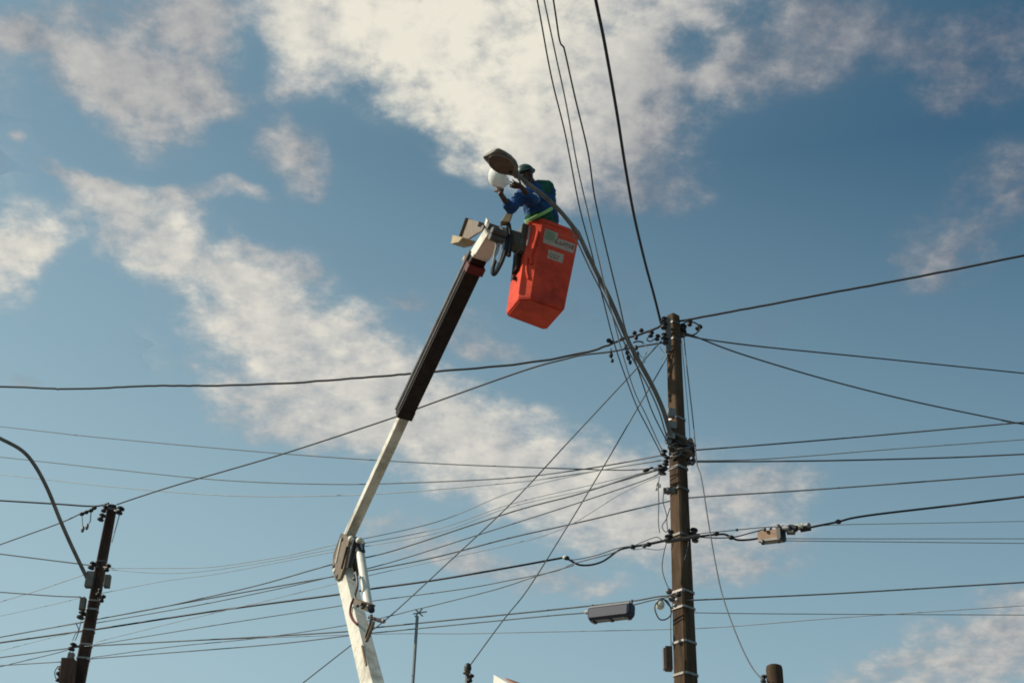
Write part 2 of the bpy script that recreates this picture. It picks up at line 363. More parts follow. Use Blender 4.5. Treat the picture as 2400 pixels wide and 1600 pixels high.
# ------------------------------------------------------------------ utility poles
POLE_Y, LPOLE_Y = 16.0, 22.0
class Pole:
    def __init__(s, px, py, Y, w_top, rate, rot, name, label, cat, material):
        s.top = at(px, py, Y); s.c = Vector((s.top.x, s.top.y, 0)); s.w = w_top; s.k = rate; s.rot = rot; s.Y = Y
        s.root = empty(name, s.c, label, cat)
        b = MB(); zs = [-0.6] + [s.top.z * i / 10 for i in range(0, 10)] + [s.top.z - 0.10, s.top.z - 0.02, s.top.z]
        rings = []
        for z in zs:
            r = s.half(z) * (0.93 if z >= s.top.z - 0.021 else 1.0) * (0.55 if z == s.top.z else 1.0)
            rings.append(s.ring(z, r))
        b.loft(rings).build('shaft', material, s.root)
    def half(s, z): return (s.w + s.k * (s.top.z - z)) / 2
    def ring(s, z, r, ch=0.20):
        k = r * 0.86; e = k * ch
        pts = ((-k + e, -k), (k - e, -k), (k, -k + e), (k, k - e), (k - e, k), (-k + e, k), (-k, k - e), (-k, -k + e))
        ca, sa = math.cos(s.rot), math.sin(s.rot)
        return [Vector((s.c.x + x * ca - y * sa, s.c.y + x * sa + y * ca, z)) for x, y in pts]
    def z(s, py):
        px = 1590 if s.Y < 20 else 230
        best = None
        lo, hi = 0.0, 20.0
        for _ in range(40):
            m_ = (lo + hi) / 2; p = Vector((s.c.x, s.c.y, m_)) - CAM
            y = H0 / 2 - p.dot(CU) / p.dot(_f) * FPX
            if y > py: lo = m_
            else: hi = m_
        return lo
    def band(s, py, h=0.05, grow=1.10, m='galv', name='clamp_band'):
        z = s.z(py)
        return MB().loft([s.ring(z - h / 2, s.half(z) * grow), s.ring(z + h / 2, s.half(z) * grow)]).build(name, m, s.root)

def spool(p, axis, r=0.045, h=0.10, n=10):
    return MB().lathe(p - axis.normalized() * h / 2, axis, [(0, r * 0.5), (0.004, r * 0.9), (h * 0.25, r), (h * 0.40, r * 0.55), (h * 0.60, r * 0.55), (h * 0.75, r), (h - 0.004, r * 0.9), (h, r * 0.5)], n)

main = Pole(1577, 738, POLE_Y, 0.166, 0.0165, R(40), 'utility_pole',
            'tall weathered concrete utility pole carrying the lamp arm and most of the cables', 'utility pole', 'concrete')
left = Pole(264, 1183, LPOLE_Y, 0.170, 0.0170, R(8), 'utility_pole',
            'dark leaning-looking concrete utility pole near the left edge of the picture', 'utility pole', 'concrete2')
ZUP = Vector((0, 0, 1)); XR = Vector((1, 0, 0)); YF = Vector((0, 1, 0))

# main pole fittings
def knob(px, py, Y, r=0.035, name='insulator', m='black', root=None, axis=None, h=0.085):
    return spool(at(px, py, Y), axis or Vector((0.25, 0.1, 1)), r, h).build(name, m, root or main.root, True)
for py, gm in ((762, 1.14), (800, 1.10), (985, 1.10), (1028, 1.14), (1048, 1.16), (1072, 1.14), (1100, 1.12), (1150, 1.12), (1258, 1.14), (1390, 1.13), (1428, 1.13), (1508, 1.10), (1583, 1.10)):
    main.band(py, 0.028, gm, 'galv' if py in (985, 1100, 1428, 1508, 1583, 1390) else 'bolt')
def bracket(px0, py0, px1, py1, Y0, Y1, r, m='galv', name='bracket', root=None):
    return MB().tube([at(px0, py0, Y0), at(px1, py1, Y1)], r, 8).build(name, m, root or main.root, True)
MBOX = MB().box(at(1566, 785, 15.86), XR * 0.035, YF * 0.03, ZUP * 0.26); MBOX.build('insulator_rack', 'bolt', main.root)
for (px, py, Y, r) in ((1556, 750, 15.84, .040), (1557, 764, 15.84, .046), (1556, 788, 15.84, .040), (1561, 800, 15.85, .046), (1541, 791, 15.8, .034), (1526, 783, 15.78, .036), (1600, 768, 16.05, .055), (1599, 781, 16.05, .06)):
    knob(px, py, Y, r)
for (px, py, Y, r) in ((1556, 1061, 15.8, .045), (1562, 1076, 15.8, .04), (1559, 1092, 15.8, .045), (1553, 1104, 15.8, .055), (1546, 1096, 15.78, .035)):
    knob(px, py, Y, r, axis=Vector((0.2, -0.2, 1)))
knob(1612, 1082, 16.05, .04, m='bolt'); knob(1610, 1064, 16.0, .045, m='rustbox')
knob(1617, 757, 16.15, .036); knob(1638, 768, 16.15, .040, axis=Vector((.5, 0, .6)))
MB().tube(smooth_path([at(x, y, 16.1) for x, y in ((1600, 758), (1612, 754), (1630, 757), (1640, 768), (1632, 781), (1614, 787), (1602, 784))]), 0.010, 6).build('jumper_cable', 'cable', main.root, True)
for i, (x, y, w, h) in enumerate(((1573, 968, .045, .06), (1574, 997, .05, .05), (1571, 1022, .05, .04), (1566, 1034, .03, .03))):
    MB().box(at(x, y, 15.84 + 0.01 * i), Vector((w, 0.012, 0)), Vector((-0.01, w * 0.7, 0)), ZUP * h).build('arm_clamp', 'galv', main.root)
# cable bundle coiled round the pole at the second level
for i in range(5):
    zc = main.z(1040 + i * 9); rr = main.half(zc) * (1.22 + 0.16 * random.random()); pts = []
    for k in range(27):
        t = 2 * math.pi * k / 26; off = 0.05 + 0.03 * random.random()
        pts.append(Vector((main.c.x + off * 0.9 + math.cos(t) * rr * 1.12, main.c.y - 0.02 + math.sin(t) * rr, zc + 0.05 * math.sin(t * 2 + i) + 0.02 * random.random())))
    MB().tube(smooth_path(pts, 3), 0.017, 6).build('wrapped_cable', 'cable' if i % 2 else 'bolt', main.root, True)
MB().ball(at(1614, 1050, 16.0), XR * 0.06, YF * 0.06, Vector((0.03, 0, 0.15)), 12, 8).build('junction_box', 'rustbox', main.root, True)
MB().box(at(1568, 1150, 15.84), XR * 0.07, YF * 0.03, ZUP * 0.03).build('bracket', 'bolt', main.root)
MB().ball(at(1566, 1150, 15.82), XR * 0.04, YF * 0.04, ZUP * 0.05).build('insulator', 'bolt', main.root, True)
# thin loose wires hanging down the left side
for pts in (((1545, 1118), (1543, 1142), (1544, 1180), (1543, 1220), (1546, 1248)), ((1556, 1155), (1554, 1175), (1562, 1205), (1563, 1225), (1566, 1246), (1572, 1250)),
            ((1570, 1190), (1562, 1215), (1552, 1232), (1560, 1246), (1570, 1238)), ((1562, 1272), (1556, 1295), (1552, 1330), (1560, 1362), (1574, 1390)),
            ((1573, 1425), (1572, 1470), (1573, 1520)), ((1614, 1268), (1610, 1290), (1604, 1312))):
    MB().tube(smooth_path([at(x, y, 15.8) for x, y in pts]), 0.006, 5).build('loose_wire', 'cable2', main.root, True)
for x, y in ((1540, 1134), (1546, 1138), (1538, 1145)):
    MB().ball(at(x, y, 15.8), XR * 0.018, YF * 0.018, ZUP * 0.03, 8, 6).build('wire_clip', 'porc', main.root, True)
# telecom level: brackets where the thick cable crosses, and the drop-box level lower down
for (x, y, Y, r) in ((1566, 1262, 15.82, .05), (1572, 1250, 15.82, .035), (1626, 1246, 15.95, .05), (1630, 1262, 15.95, .045)):
    knob(x, y, Y, r)
bracket(1570, 1268, 1640, 1255, 15.80, 15.9, 0.022, 'bolt')
for (x, y, Y, r, m_) in ((1568, 1385, 15.8, .055, 'bolt'), (1575, 1402, 15.78, .06, 'bolt'), (1590, 1392, 15.74, .05, 'black'), (1588, 1405, 15.72, .04, 'galv'), (1582, 1418, 15.74, .035, 'galv'), (1600, 1383, 15.74, .03, 'galv')):
    MB().ball(at(x, y, Y), XR * r * .75, YF * r * .6, ZUP * r * .7, 10, 7).build('bolt_head' if m_ == 'galv' else 'insulator', m_, main.root, True)
lp = empty('cable_loop', at(1555, 1440, 15.6), 'small coil of slack cable with a cream ball beside the main pole', 'cable coil')
MB().tube([at(1554 + 19 * math.cos(t) + 1.5 * math.sin(3 * t), 1428 + 24 * math.sin(t), 15.66) for t in [2 * math.pi * k / 28 for k in range(29)]], 0.009, 6).build('loop', 'cable2', lp, True)
MB().tube(smooth_path([at(1540, 1410, 15.66), at(1553, 1402, 15.7), at(1570, 1420, 15.75), at(1577, 1425, 15.8)]), 0.009, 6).build('lead', 'cable2', lp, True)
MB().ball(at(1547, 1416, 15.7), XR * .055, YF * .055, ZUP * .062, 14, 9).build('ball', 'porc', lp, True)
# box strapped on the left side low down
tb = empty('terminal_box', at(1566, 1555, 15.75), 'narrow brown box with yellowed edge strapped to the lower main pole', 'terminal box')
c0 = at(1567, 1540, 15.80)
MB().beam(c0 - ZUP * .15, c0 + ZUP * .12, XR, YF, .040, .06).build('case', 'rustdark', tb)
MB().beam(c0 - XR * .052 - ZUP * .14, c0 - XR * .052 + ZUP * .10, XR, YF, .011, .05).build('cover_edge', 'beige', tb)

# left pole fittings
LY = 21.8
for py in (1196, 1318, 1410, 1430, 1478, 1512, 1544): left.band(py, 0.03, 1.10, 'bolt' if py < 1400 else 'galv')
for (x, y, r) in ((245, 1192, .06), (238, 1212, .075), (281, 1196, .085), (216, 1325, .075), (252, 1330, .06), (240, 1402, .055), (191, 1441, .085), (170, 1515, .075), (146, 1558, .06), (141, 1573, .07), (138, 1588, .05), (232, 1388, .05)):
    knob(x, y, LY, r * .8, root=left.root, h=0.12)
for (x, y) in ((252, 1362), (194, 1415)):
    MB().beam(at(x - 2, y + 14, LY), at(x + 2, y - 14, LY), XR, YF, .045, .05).build('fuse_holder', 'greymount', left.root)
for (x0, y0, x1, y1) in ((243, 1196, 262, 1186), (281, 1200, 262, 1194), (216, 1325, 240, 1330), (252, 1330, 238, 1328), (191, 1441, 214, 1440), (170, 1515, 205, 1512), (240, 1402, 225, 1402)):
    bracket(x0, y0, x1, y1, LY, LPOLE_Y, .018, 'bolt', root=left.root)
MB().tube(smooth_path([at(x, y, LY) for x, y in ((280, 1205), (272, 1235), (262, 1270))]), .010, 5).build('jumper_cable', 'alu', left.root, True)
for pts in (((192, 1208), (193, 1225), (194, 1240)), ((213, 1200), (212, 1220), (204, 1234))):
    MB().tube([at(x, y, LY) for x, y in pts], .010, 5).build('tap_wire', 'alu', left.root, True)
    MB().ball(at(pts[-1][0], pts[-1][1], LY), XR * .03, YF * .03, ZUP * .06, 8, 6).build('connector', 'bolt', left.root, True)
for x, y in ((192, 1204), (202, 1200), (213, 1196), (221, 1190)):
    MB().ball(at(x, y, LY), XR * .045, YF * .03, ZUP * .035, 8, 6).build('connector', 'black', left.root, True)
for pts in (((190, 1455), (184, 1480), (176, 1500)), ((178, 1460), (184, 1475), (176, 1486), (170, 1500)), ((166, 1520), (156, 1545), (148, 1570)), ((136, 1560), (128, 1575), (134, 1592), (146, 1584))):
    MB().tube(smooth_path([at(x, y, LY) for x, y in pts]), .008, 5).build('loose_wire', 'cable2', left.root, True)
br = empty('equipment_box', at(165, 1600, 21.6), 'rust brown equipment box hung on the left side of the dark pole', 'equipment box')
MB().beam(at(152, 1650, 21.6), at(162, 1545, 21.6), XR, YF, .10, .10).build('case', 'concrete2', br)
MB().beam(at(163, 1552, 21.58), at(168, 1530, 21.58), XR, YF, .045, .05).build('neck', 'bolt', br)

# ------------------------------------------------------------------ street lamp arms
def px_arm(pts, d0, d1, r0, r1, k=6):
    "bent pipe through photo points, optical depth running from d0 to d1"
    L = [0]
    for a, b in zip(pts, pts[1:]): L.append(L[-1] + math.hypot(b[0] - a[0], b[1] - a[1]))
    P = [at_d(x, y, 1 / (1 / d0 + (1 / d1 - 1 / d0) * l / L[-1])) for (x, y), l in zip(pts, L)]
    P = smooth_path(P, k); n = len(P) - 1
    return P, [r0 + (r1 - r0) * i / n for i in range(n + 1)]
lamp = empty('street_lamp', at(1569, 1009, 15.85), 'long curved grey pipe arm with open cobra-head street lamp beside the worker', 'street lamp')
dA, dB = depth_of(at(1573, 1018, 15.84)), depth_of(at(1214, 412, 14.0))
P, rr = px_arm([(1573, 1018), (1569, 1009), (1554, 960), (1529, 904), (1493, 838), (1470, 794), (1429, 700), (1397, 637), (1377, 594), (1356, 549), (1348, 538), (1318, 501), (1291, 473), (1261, 448), (1233, 427), (1210, 409)], dA, dB, .029, .027)
MB().tube(P, rr, 10).build('arm', 'pipe', lamp, True)
P2 = [p + Vector((-0.052, 0, -0.022)) for p in P[2:62]]
MB().tube(P2, .010, 6).build('supply_cable', 'galv', lamp, True)
neck = P[-1]; ax = (Vector((-0.66, -0.70, 0.10))).normalized(); sx = ax.cross(ZUP).normalized(); uz = sx.cross(ax).normalized()
def lum_ring(t, w, hu, hd, n=20):
    c = neck + ax * t; out = []
    for k in range(n):
        a = 2 * math.pi * k / n; ca, sa = math.cos(a), math.sin(a)
        out.append(c + sx * (w * math.copysign(abs(ca) ** 0.8, ca)) + uz * (hu * sa if sa > 0 else hd * sa))
    return out
b = MB(); b.loft([lum_ring(t, w, u_, d_) for t, w, u_, d_ in ((-.07, .036, .036, .036), (0.0, .042, .042, .036), (.04, .07, .06, .03), (.09, .115, .085, .03), (.16, .148, .10, .03), (.26, .160, .105, .03), (.36, .152, .09, .03), (.44, .140, .065, .028), (.475, .128, .04, .024), (.485, .11, .02, .015))])
b.build('housing', 'lampgrey', lamp, True)
b = MB(); rim = []
for k in range(29):
    a = 2 * math.pi * k / 28; rim.append(neck + ax * (.265 + .19 * math.cos(a)) + sx * (.138 * math.sin(a)) - uz * .032)
b.tube(rim, .012, 6).build('gasket_rim', 'lampgrey', lamp, True)
b = MB(); rings = []
for i in range(5):
    q = i / 4.0; rings.append([neck + ax * (.265 + (.185 - .10 * q * q) * math.cos(a)) + sx * ((.135 - .07 * q * q) * math.sin(a)) - uz * (.0335 - 0.0 * q) + uz * 0.0 for a in [2 * math.pi * k / 24 for k in range(24)]])
b.loft([rings[0], [p + uz * 0.0005 for p in rings[2]]]).build('reflector', 'lampin', lamp, True)
MB().ball(neck + ax * .10 - uz * .035, sx * .022, ax * .03, uz * .02, 10, 6).build('lamp_socket', 'black', lamp, True)

bc = at(1163, 424, 14.38)
gb = MB(); gd = (ZUP * -0.75 + Vector((-0.5, 0.1, 0))).normalized()
gb.lathe(bc - gd * .09, gd, [(0, .148), (.012, .152), (.04, .148), (.08, .132), (.12, .105), (.15, .068), (.165, .03), (.168, .008)], 20)
g = gb.build('lamp_bowl', 'bowl', None, 'all'); tag(g, 'frosted white glass lamp bowl held in the worker\'s hands', 'lamp bowl')

ll = empty('street_lamp', at(209, 1364, 21.9), 'bare curved lamp arm on the dark left pole, its head outside the frame', 'street lamp')
dA, dB = depth_of(at(209, 1366, 21.9)), depth_of(at(-120, 985, 20.0))
P, rr = px_arm([(213, 1372), (209, 1364), (173, 1290), (143, 1223), (112, 1147), (82, 1091), (51, 1055), (0, 1027), (-50, 1004), (-120, 980)], dA, dB, .033, .030)
MB().tube(P, rr, 10).build('arm', 'pipe', ll, True)
MB().box(at(211, 1358, 21.84), XR * .06, YF * .06, ZUP * .13).build('arm_clamp', 'bolt', ll)
neck0, ax0, sx0, uz0 = neck, ax, sx, uz
neck = P[-1]; ax = Vector((-.9, -.4, .05)).normalized(); sx = ax.cross(ZUP).normalized(); uz = sx.cross(ax)
b = MB(); b.loft([lum_ring(t, w, u_, d_) for t, w, u_, d_ in ((-.07, .04, .04, .04), (.04, .07, .06, .03), (.16, .148, .10, .03), (.36, .152, .09, .03), (.48, .08, .02, .015))]); b.build('housing', 'lampgrey', ll, True)
neck, ax, sx, uz = neck0, ax0, sx0, uz0

# ------------------------------------------------------------------ bucket truck
TIP = at(1150, 560, 15.05)
H = Vector((0.45, -0.893, 0)).normalized()          # the vertical plane the boom works in
SN = Vector((-H.y * -1, 0, 0)); SN = Vector((H.y, -H.x, 0))   # its sun-side normal (left, towards the viewer)
def bp(px, py, off=0.0):
    return at_plane(px, py, TIP + SN * off, SN)
truck = empty('bucket_truck', Vector((0, 0, 0)), 'white articulated boom lift truck with dark sleeve and red bucket', 'bucket truck')
p_el, p_sl, p_tip = bp(818, 1255), bp(950, 968), bp(1128, 590)
ub = (p_tip - p_el).normalized(); un = ub.cross(SN).normalized()
if un.z < 0: un = -un
inner = MB().beam(p_el - ub * 0.25, p_sl + ub * 0.8, SN, un, .072, .058).build('upper_boom', 'white', truck)
sl0 = bp(948, 972)
slv = MB().beam(sl0, p_tip - ub * 0.02, SN, un, .108, .068).build('boom_sleeve', 'sleeve', truck)
MB().beam(sl0 - ub * .03, sl0 + ub * .10, SN, un, .114, .076).build('end_collar', 'sleeve', slv)
MB().tube([sl0 + SN * .128 + un * .055 + ub * .02, p_tip + SN * .128 + un * .055 - ub * .05], .022, 8).build('levelling_rod', 'hose', slv, True)
MB().tube([sl0 + SN * .118 - un * .01 + ub * .05, p_tip + SN * .118 - un * .01 - ub * .25], .012, 6).build('hydraulic_line', 'hose', slv, True)
# tip: red collar, dark gap, white head
c1 = bp(1112, 630); MB().beam(c1 - ub * .05, c1 + ub * .06, SN, un, .122, .085).build('red_collar', 'red_in', slv)
c2 = bp(1107, 617); MB().beam(c2 + un * .055 - ub * .02, c2 + un * .055 + ub * .05, SN, un, .124, .03).build('collar_plate', 'tan', slv)
head = MB().beam(p_tip - ub * .08, bp(1160, 548), SN, un, .115, .085, .125, .10).build('boom_head', 'white', truck)
MB().beam(bp(1112, 590, .125), bp(1140, 545, .13), SN, un, .010, .085).build('side_plate', 'white', head)
b = MB()
for (x, y, r) in ((1147, 540, .05), (1160, 535, .045), (1170, 545, .05), (1137, 530, .035), (1165, 560, .05)):
    b = MB().lathe(bp(x, y, .02), SN, [(-.10, r), (.10, r), (.11, r * .8)], 12); b.build('pivot_pin', 'bolt', head, True)
MB().beam(bp(1139, 529, .10), bp(1143, 514, .10), SN, un, .012, .045).build('lug', 'white', head)
# beige folded tray plate hanging off the head
tr = MB(); q = [bp(1092, 512, .05), bp(1124, 520, .05), bp(1134, 540, .05), bp(1118, 548, .05), bp(1100, 560, .05), bp(1082, 558, .05)]
tr.loft([[p + SN * .012 for p in q], [p - SN * .012 for p in q]]); tray = tr.build('tool_tray', 'beige', truck)
q = [bp(1076, 556, .05), bp(1100, 561, .05), bp(1090, 572, .05), bp(1072, 576, .05)]
MB().loft([[p + SN * .10 for p in q], [p - SN * .10 for p in q]]).build('tray_lip', 'tan', tray)
MB().beam(bp(1098, 514, .05), bp(1078, 570, .05), SN, ub, .05, .012).build('tray_flange', 'beige', tray)
# elbow
q = [bp(x, y, .09) for x, y in ((804, 1250), (818, 1256), (823, 1264), (818, 1290), (811, 1330), (801, 1356), (790, 1360), (783, 1332), (786, 1297))]
elbow = MB().loft([[p + SN * .03 for p in q], [p - SN * .012 for p in q]]).build('elbow_link', 'beige', truck)
MB().loft([[p - SN * .19 for p in q], [p - SN * .215 for p in q]]).build('elbow_link', 'beige', truck)
MB().tube([bp(814, 1280, .125), bp(801, 1332, .125)], .018, 8).build('slot_bar', 'sleeve', elbow, True)
MB().tube([bp(800, 1262, .125), bp(788, 1318, .125)], .018, 8).build('edge_bar', 'white', elbow, True)
for (x, y, r) in ((806, 1264, .03), (786, 1326, .036), (787, 1337, .036), (793, 1350, .036)):
    MB().lathe(bp(x, y, .10), SN, [(-.02, r), (.03, r), (.04, r * .7)], 12).build('pivot_pin', 'bolt' if y != 1337 else 'white', elbow, True)
cyl = MB().tube([bp(831, 1270, .12), bp(818, 1330, .12)], .036, 12).build('tilt_cylinder', 'black', truck, True)
MB().ball(bp(822, 1262, .10), SN * .04, un * .045, ub * .045, 12, 8).build('cylinder_eye', 'white', cyl, True)
MB().ball(bp(842, 1266, .05), SN * .05, un * .05, ub * .05, 12, 8).build('cylinder_eye', 'white', cyl, True)
MB().beam(bp(844, 1276, .03), bp(848, 1288, .03), SN, un, .05, .05).build('cylinder_clevis', 'black', cyl)
# lower boom
lb_top, lb_mid = bp(806, 1335), bp(872, 1600)
lb = (lb_mid - lb_top).normalized(); ln_ = lb.cross(SN).normalized()
if ln_.dot(H) < 0: ln_ = -ln_
base_pt = lb_top + lb * ((lb_top.z - 2.2) / -lb.z)
lower = MB().beam(lb_top - lb * .1, base_pt, SN, ln_, .080, .125, .125, .185).build('lower_boom', 'white', truck)
ram = MB().tube([bp(843, 1285, .02), bp(864, 1425, .02)], .060, 12).build('lift_cylinder', 'white', truck, True)
MB().tube([bp(842, 1272, .02), bp(847, 1292, .02)], .04, 10).build('cylinder_rod', 'chrome', ram, True)
for (x, y, r) in ((833, 1345, .03), (831, 1356, .03)):
    MB().ball(bp(x, y, .14), SN * r, lb * r, ln_ * r, 10, 6).build('bolt_head', 'bolt', lower, True)
MB().beam(bp(846, 1410, .1), bp(862, 1418, .1), SN, ln_, .10, .03).build('hose_bracket', 'beige', lower)
for (x, y) in ((838, 1418), (850, 1422), (864, 1420)):
    MB().ball(bp(x, y, .16), SN * .03, lb * .035, ln_ * .03, 10, 6).build('hose_fitting', 'bolt', lower, True)
for off in ((832, 1398), (826, 1412), (822, 1438), (828, 1452), (838, 1462)): pass
MB().tube(smooth_path([bp(x, y, .11) for x, y in ((832, 1398), (824, 1414), (821, 1436), (827, 1452), (837, 1462))]), .017, 7).build('red_hose', 'red_in', lower, True)
MB().tube(smooth_path([bp(x, y, .15) for x, y in ((834, 1340), (838, 1370), (832, 1398), (842, 1412))]), .018, 6).build('hydraulic_line', 'greymount', lower, True)
MB().tube(smooth_path([bp(x, y, .12) for x, y in ((870, 1440), (868, 1460), (858, 1490), (860, 1500), (872, 1470), (876, 1455))]), .022, 6).build('hydraulic_line', 'beige', lower, True)
hk = MB().tube([bp(866, 1446, .05), bp(882, 1451, .05), bp(898, 1456, .05)], .024, 8).build('boom_rest_hook', 'sleeve', truck, True)
MB().ball(bp(899, 1455, .05), SN * .03, lb * .03, ln_ * .03, 8, 6).build('hook_tip', 'galv', hk, True)
MB().ball(bp(870, 1428, .05), SN * .05, lb * .06, ln_ * .04, 10, 7).build('hook_pivot', 'black', hk, True)
MB().beam(bp(848, 1512, .094), bp(858, 1558, .100), SN, ln_, .006, .016).build('worn_marking', 'rustbox', lower)
# turret, chassis, cab and wheels below the frame
bx, by = base_pt.x, base_pt.y
TH, TS = H, Vector((H.y, -H.x, 0)) * -1
tu = MB().lathe(Vector((bx, by, 1.05)), ZUP, [(0, .45), (.25, .42), (.5, .3), (1.0, .28), (1.3, .22)], 20).build('turret', 'white', truck, True)
ctr = Vector((bx, by, 0)) - TH * 1.2
MB().beam(ctr - TH * 2.9 + ZUP * .95, ctr + TH * 2.2 + ZUP * .95, TS, ZUP, 1.05, .11).build('flat_bed', 'truckblue', truck)
MB().beam(ctr - TH * 2.9 + ZUP * .70, ctr + TH * 4.4 + ZUP * .70, TS, ZUP, .40, .12).build('chassis', 'black', truck)
cc = ctr + TH * 3.35; prof = [(-1.0, .75), (1.05, .75), (1.05, 1.45), (.75, 2.35), (-.9, 2.45), (-1.0, 2.3)]
cab = MB().loft([[cc + TH * a + ZUP * z_ + TS * .98 * k for a, z_ in prof] for k in (-1, 1)]).build('cab', 'truckblue', truck)
MB().loft([[cc + TH * a + ZUP * z_ + TS * .85 * k for a, z_ in ((1.042, 1.5), (1.062, 1.5), (.79, 2.26), (.77, 2.26))] for k in (-1, 1)]).build('windscreen', 'glass', cab)
for k in (-1, 1):
    MB().loft([[cc + TH * a + ZUP * z_ + TS * (.975 + e_) * k for a, z_ in ((-.5, 1.5), (.85, 1.5), (.62, 2.2), (-.5, 2.2))] for e_ in (0, .012)]).build('side_window', 'glass', cab)
    for d_ in (-2.0, -1.0, 3.3):
        p = ctr + TH * d_ + TS * .9 * k + ZUP * .45
        wh = MB().lathe(p - TS * .13, TS, [(0, .30), (.0, .42), (.05, .45), (.21, .45), (.26, .42), (.26, .30)], 24).build('wheel', 'tyre', truck, True)
        MB().lathe(p + TS * (.10 * k) - TS * .02, TS, [(0, .05), (0, .28), (.05, .26), (.05, .05)], 16).build('rim', 'galv', wh, True)
truck.location = Vector((bx, by, 0))
bpy.context.view_layer.update()
for ch in truck.children: ch.matrix_parent_inverse = Matrix.Translation(truck.location).inverted()

# bucket
TH_B, TILT = R(21), R(7.0)
_r = Vector((math.cos(TH_B), math.sin(TH_B), 0)); _a = Vector((-math.sin(TH_B), math.cos(TH_B), 0))
Rt = Matrix.Rotation(TILT, 3, 'Y')
BR, BA, BU = Rt @ _r, Rt @ _a, Rt @ ZUP
ANCH = at(1322, 728, 15.0)
def bl(r, a, u): return ANCH + BR * (r - 0.29) + BA * a + BU * u
HB = 1.22
base_poly = [(-.30, .10), (-.18, 0.0), (.29, 0.0), (.29, .54), (.25, .58), (-.26, .56), (-.30, .52)]
def bring(u, grow, inset=0.0):
    cx, cy = -.01, .25
    return [bl(cx + (x - cx) * (grow) * (1 - inset), cy + (y - cy) * grow * (1 - inset), u) for x, y in base_poly]
b = MB(); b.loft([bring(.004, .97), bring(.03, 1.0), bring(.25, 1.02), bring(HB - .05, 1.12)], caps=False)
n7 = len(base_poly)
b.f.append(tuple(reversed(range(n7))))
bucket = b.build('bucket', 'red', truck)
b = MB(); b.loft([bring(-.012, .90), bring(.006, .92)]).build('bucket_floor', 'red', bucket)
b = MB(); b.loft([bring(HB - .05, 1.15), bring(HB, 1.15), bring(HB, 1.06), bring(HB - .05, 1.06)], caps=False)
b.f += [(21 + j, j, (j + 1) % 7, 21 + (j + 1) % 7) for j in range(7)]
b.build('rim_lip', 'red', bucket)
b = MB(); b.loft([bring(HB - .05, 1.03), bring(.07, .95)], caps=False); b.build('liner', 'red_in', bucket)
# ribs and hand grip on the chamfer
def chf(s, u, out=0.0):
    g = 1.02 + .10 * (u - .25) / .92; cx, cy = -.01, .25
    x, y = -.30 + .12 * s, .10 - .10 * s
    return bl(cx + (x - cx) * g - .64 * out, cy + (y - cy) * g - .77 * out, u)
MB().tube(smooth_path([chf(.78, 1.02, .006), chf(.74, .90, .008), chf(.62, .74, .010), chf(.52, .64, .012), chf(.62, .56, .010), chf(.70, .52, .006)]), .022, 8).build('moulded_rib', 'red', bucket, True)
MB().tube(smooth_path([chf(.25, .62, .006), chf(.30, .48, .008), chf(.42, .38, .008), chf(.60, .30, .006)]), .016, 8).build('moulded_rib', 'red', bucket, True)
MB().tube([chf(.10, 1.10, .010), chf(.10, .80, .010)], .014, 6).build('grip_strip', 'hose', bucket, True)
MB().lathe(bl(-.30, .30, .42) - BR * .02, -BR, [(0, .03), (.05, .03)], 10).build('drain_plug', 'black', bucket, True)
# stickers on the front face, with lettering
def fr(r, u, out):
    g = 1.02 + .10 * (u - .25) / .92
    return bl(-.01 + (r + .01) * g, .25 - .25 * g - out, u)
def patch(name, r0, r1, u0, u1, out, m_, par, lean=0.0):
    q = [fr(r0, u0, out), fr(r1, u0 + lean, out), fr(r1, u1 + lean, out), fr(r0, u1, out)]
    return MB().loft([q, [p - BA * .002 for p in q]]).build(name, m_, par)
st1 = patch('sticker', -.135, .262, .865, 1.085, .003, 'stick_white', bucket)
patch('green_panel', -.125, .0, .935, 1.072, .006, 'leafgreen', bucket)
patch('red_panel', .03, .258, 1.015, 1.080, .006, 'red', bucket)
st2 = patch('sticker', -.05, .150, .665, .80, .003, 'stick_white', bucket)
def lettering(txt, r, u, size, out, m_, par, shear=0.0):
    cu_ = bpy.data.curves.new('lettering', 'FONT'); cu_.body = txt; cu_.size = size; cu_.shear = shear; cu_.extrude = .001
    to = bpy.data.objects.new('lettering_src', cu_); col.objects.link(to)
    dg = bpy.context.evaluated_depsgraph_get(); me = bpy.data.meshes.new_from_object(to.evaluated_get(dg))
    bpy.data.objects.remove(to)
    o0, ex, ey = fr(r, u, out), (fr(r + .1, u, out) - fr(r, u, out)).normalized(), BU
    ez = ex.cross(ey).normalized()
    mm = Matrix((ex, ey, ez)).transposed().to_4x4(); mm.translation = o0
    me.transform(mm); me.materials.clear(); me.materials.append(M[m_])
    o = bpy.data.objects.new('lettering', me); col.objects.link(o); attach(o, par); return o
lettering('Luma', .0, .925, .125, .009, 'inkdark', bucket, .3)
lettering('027', -.03, .69, .095, .006, 'inkdark', bucket)
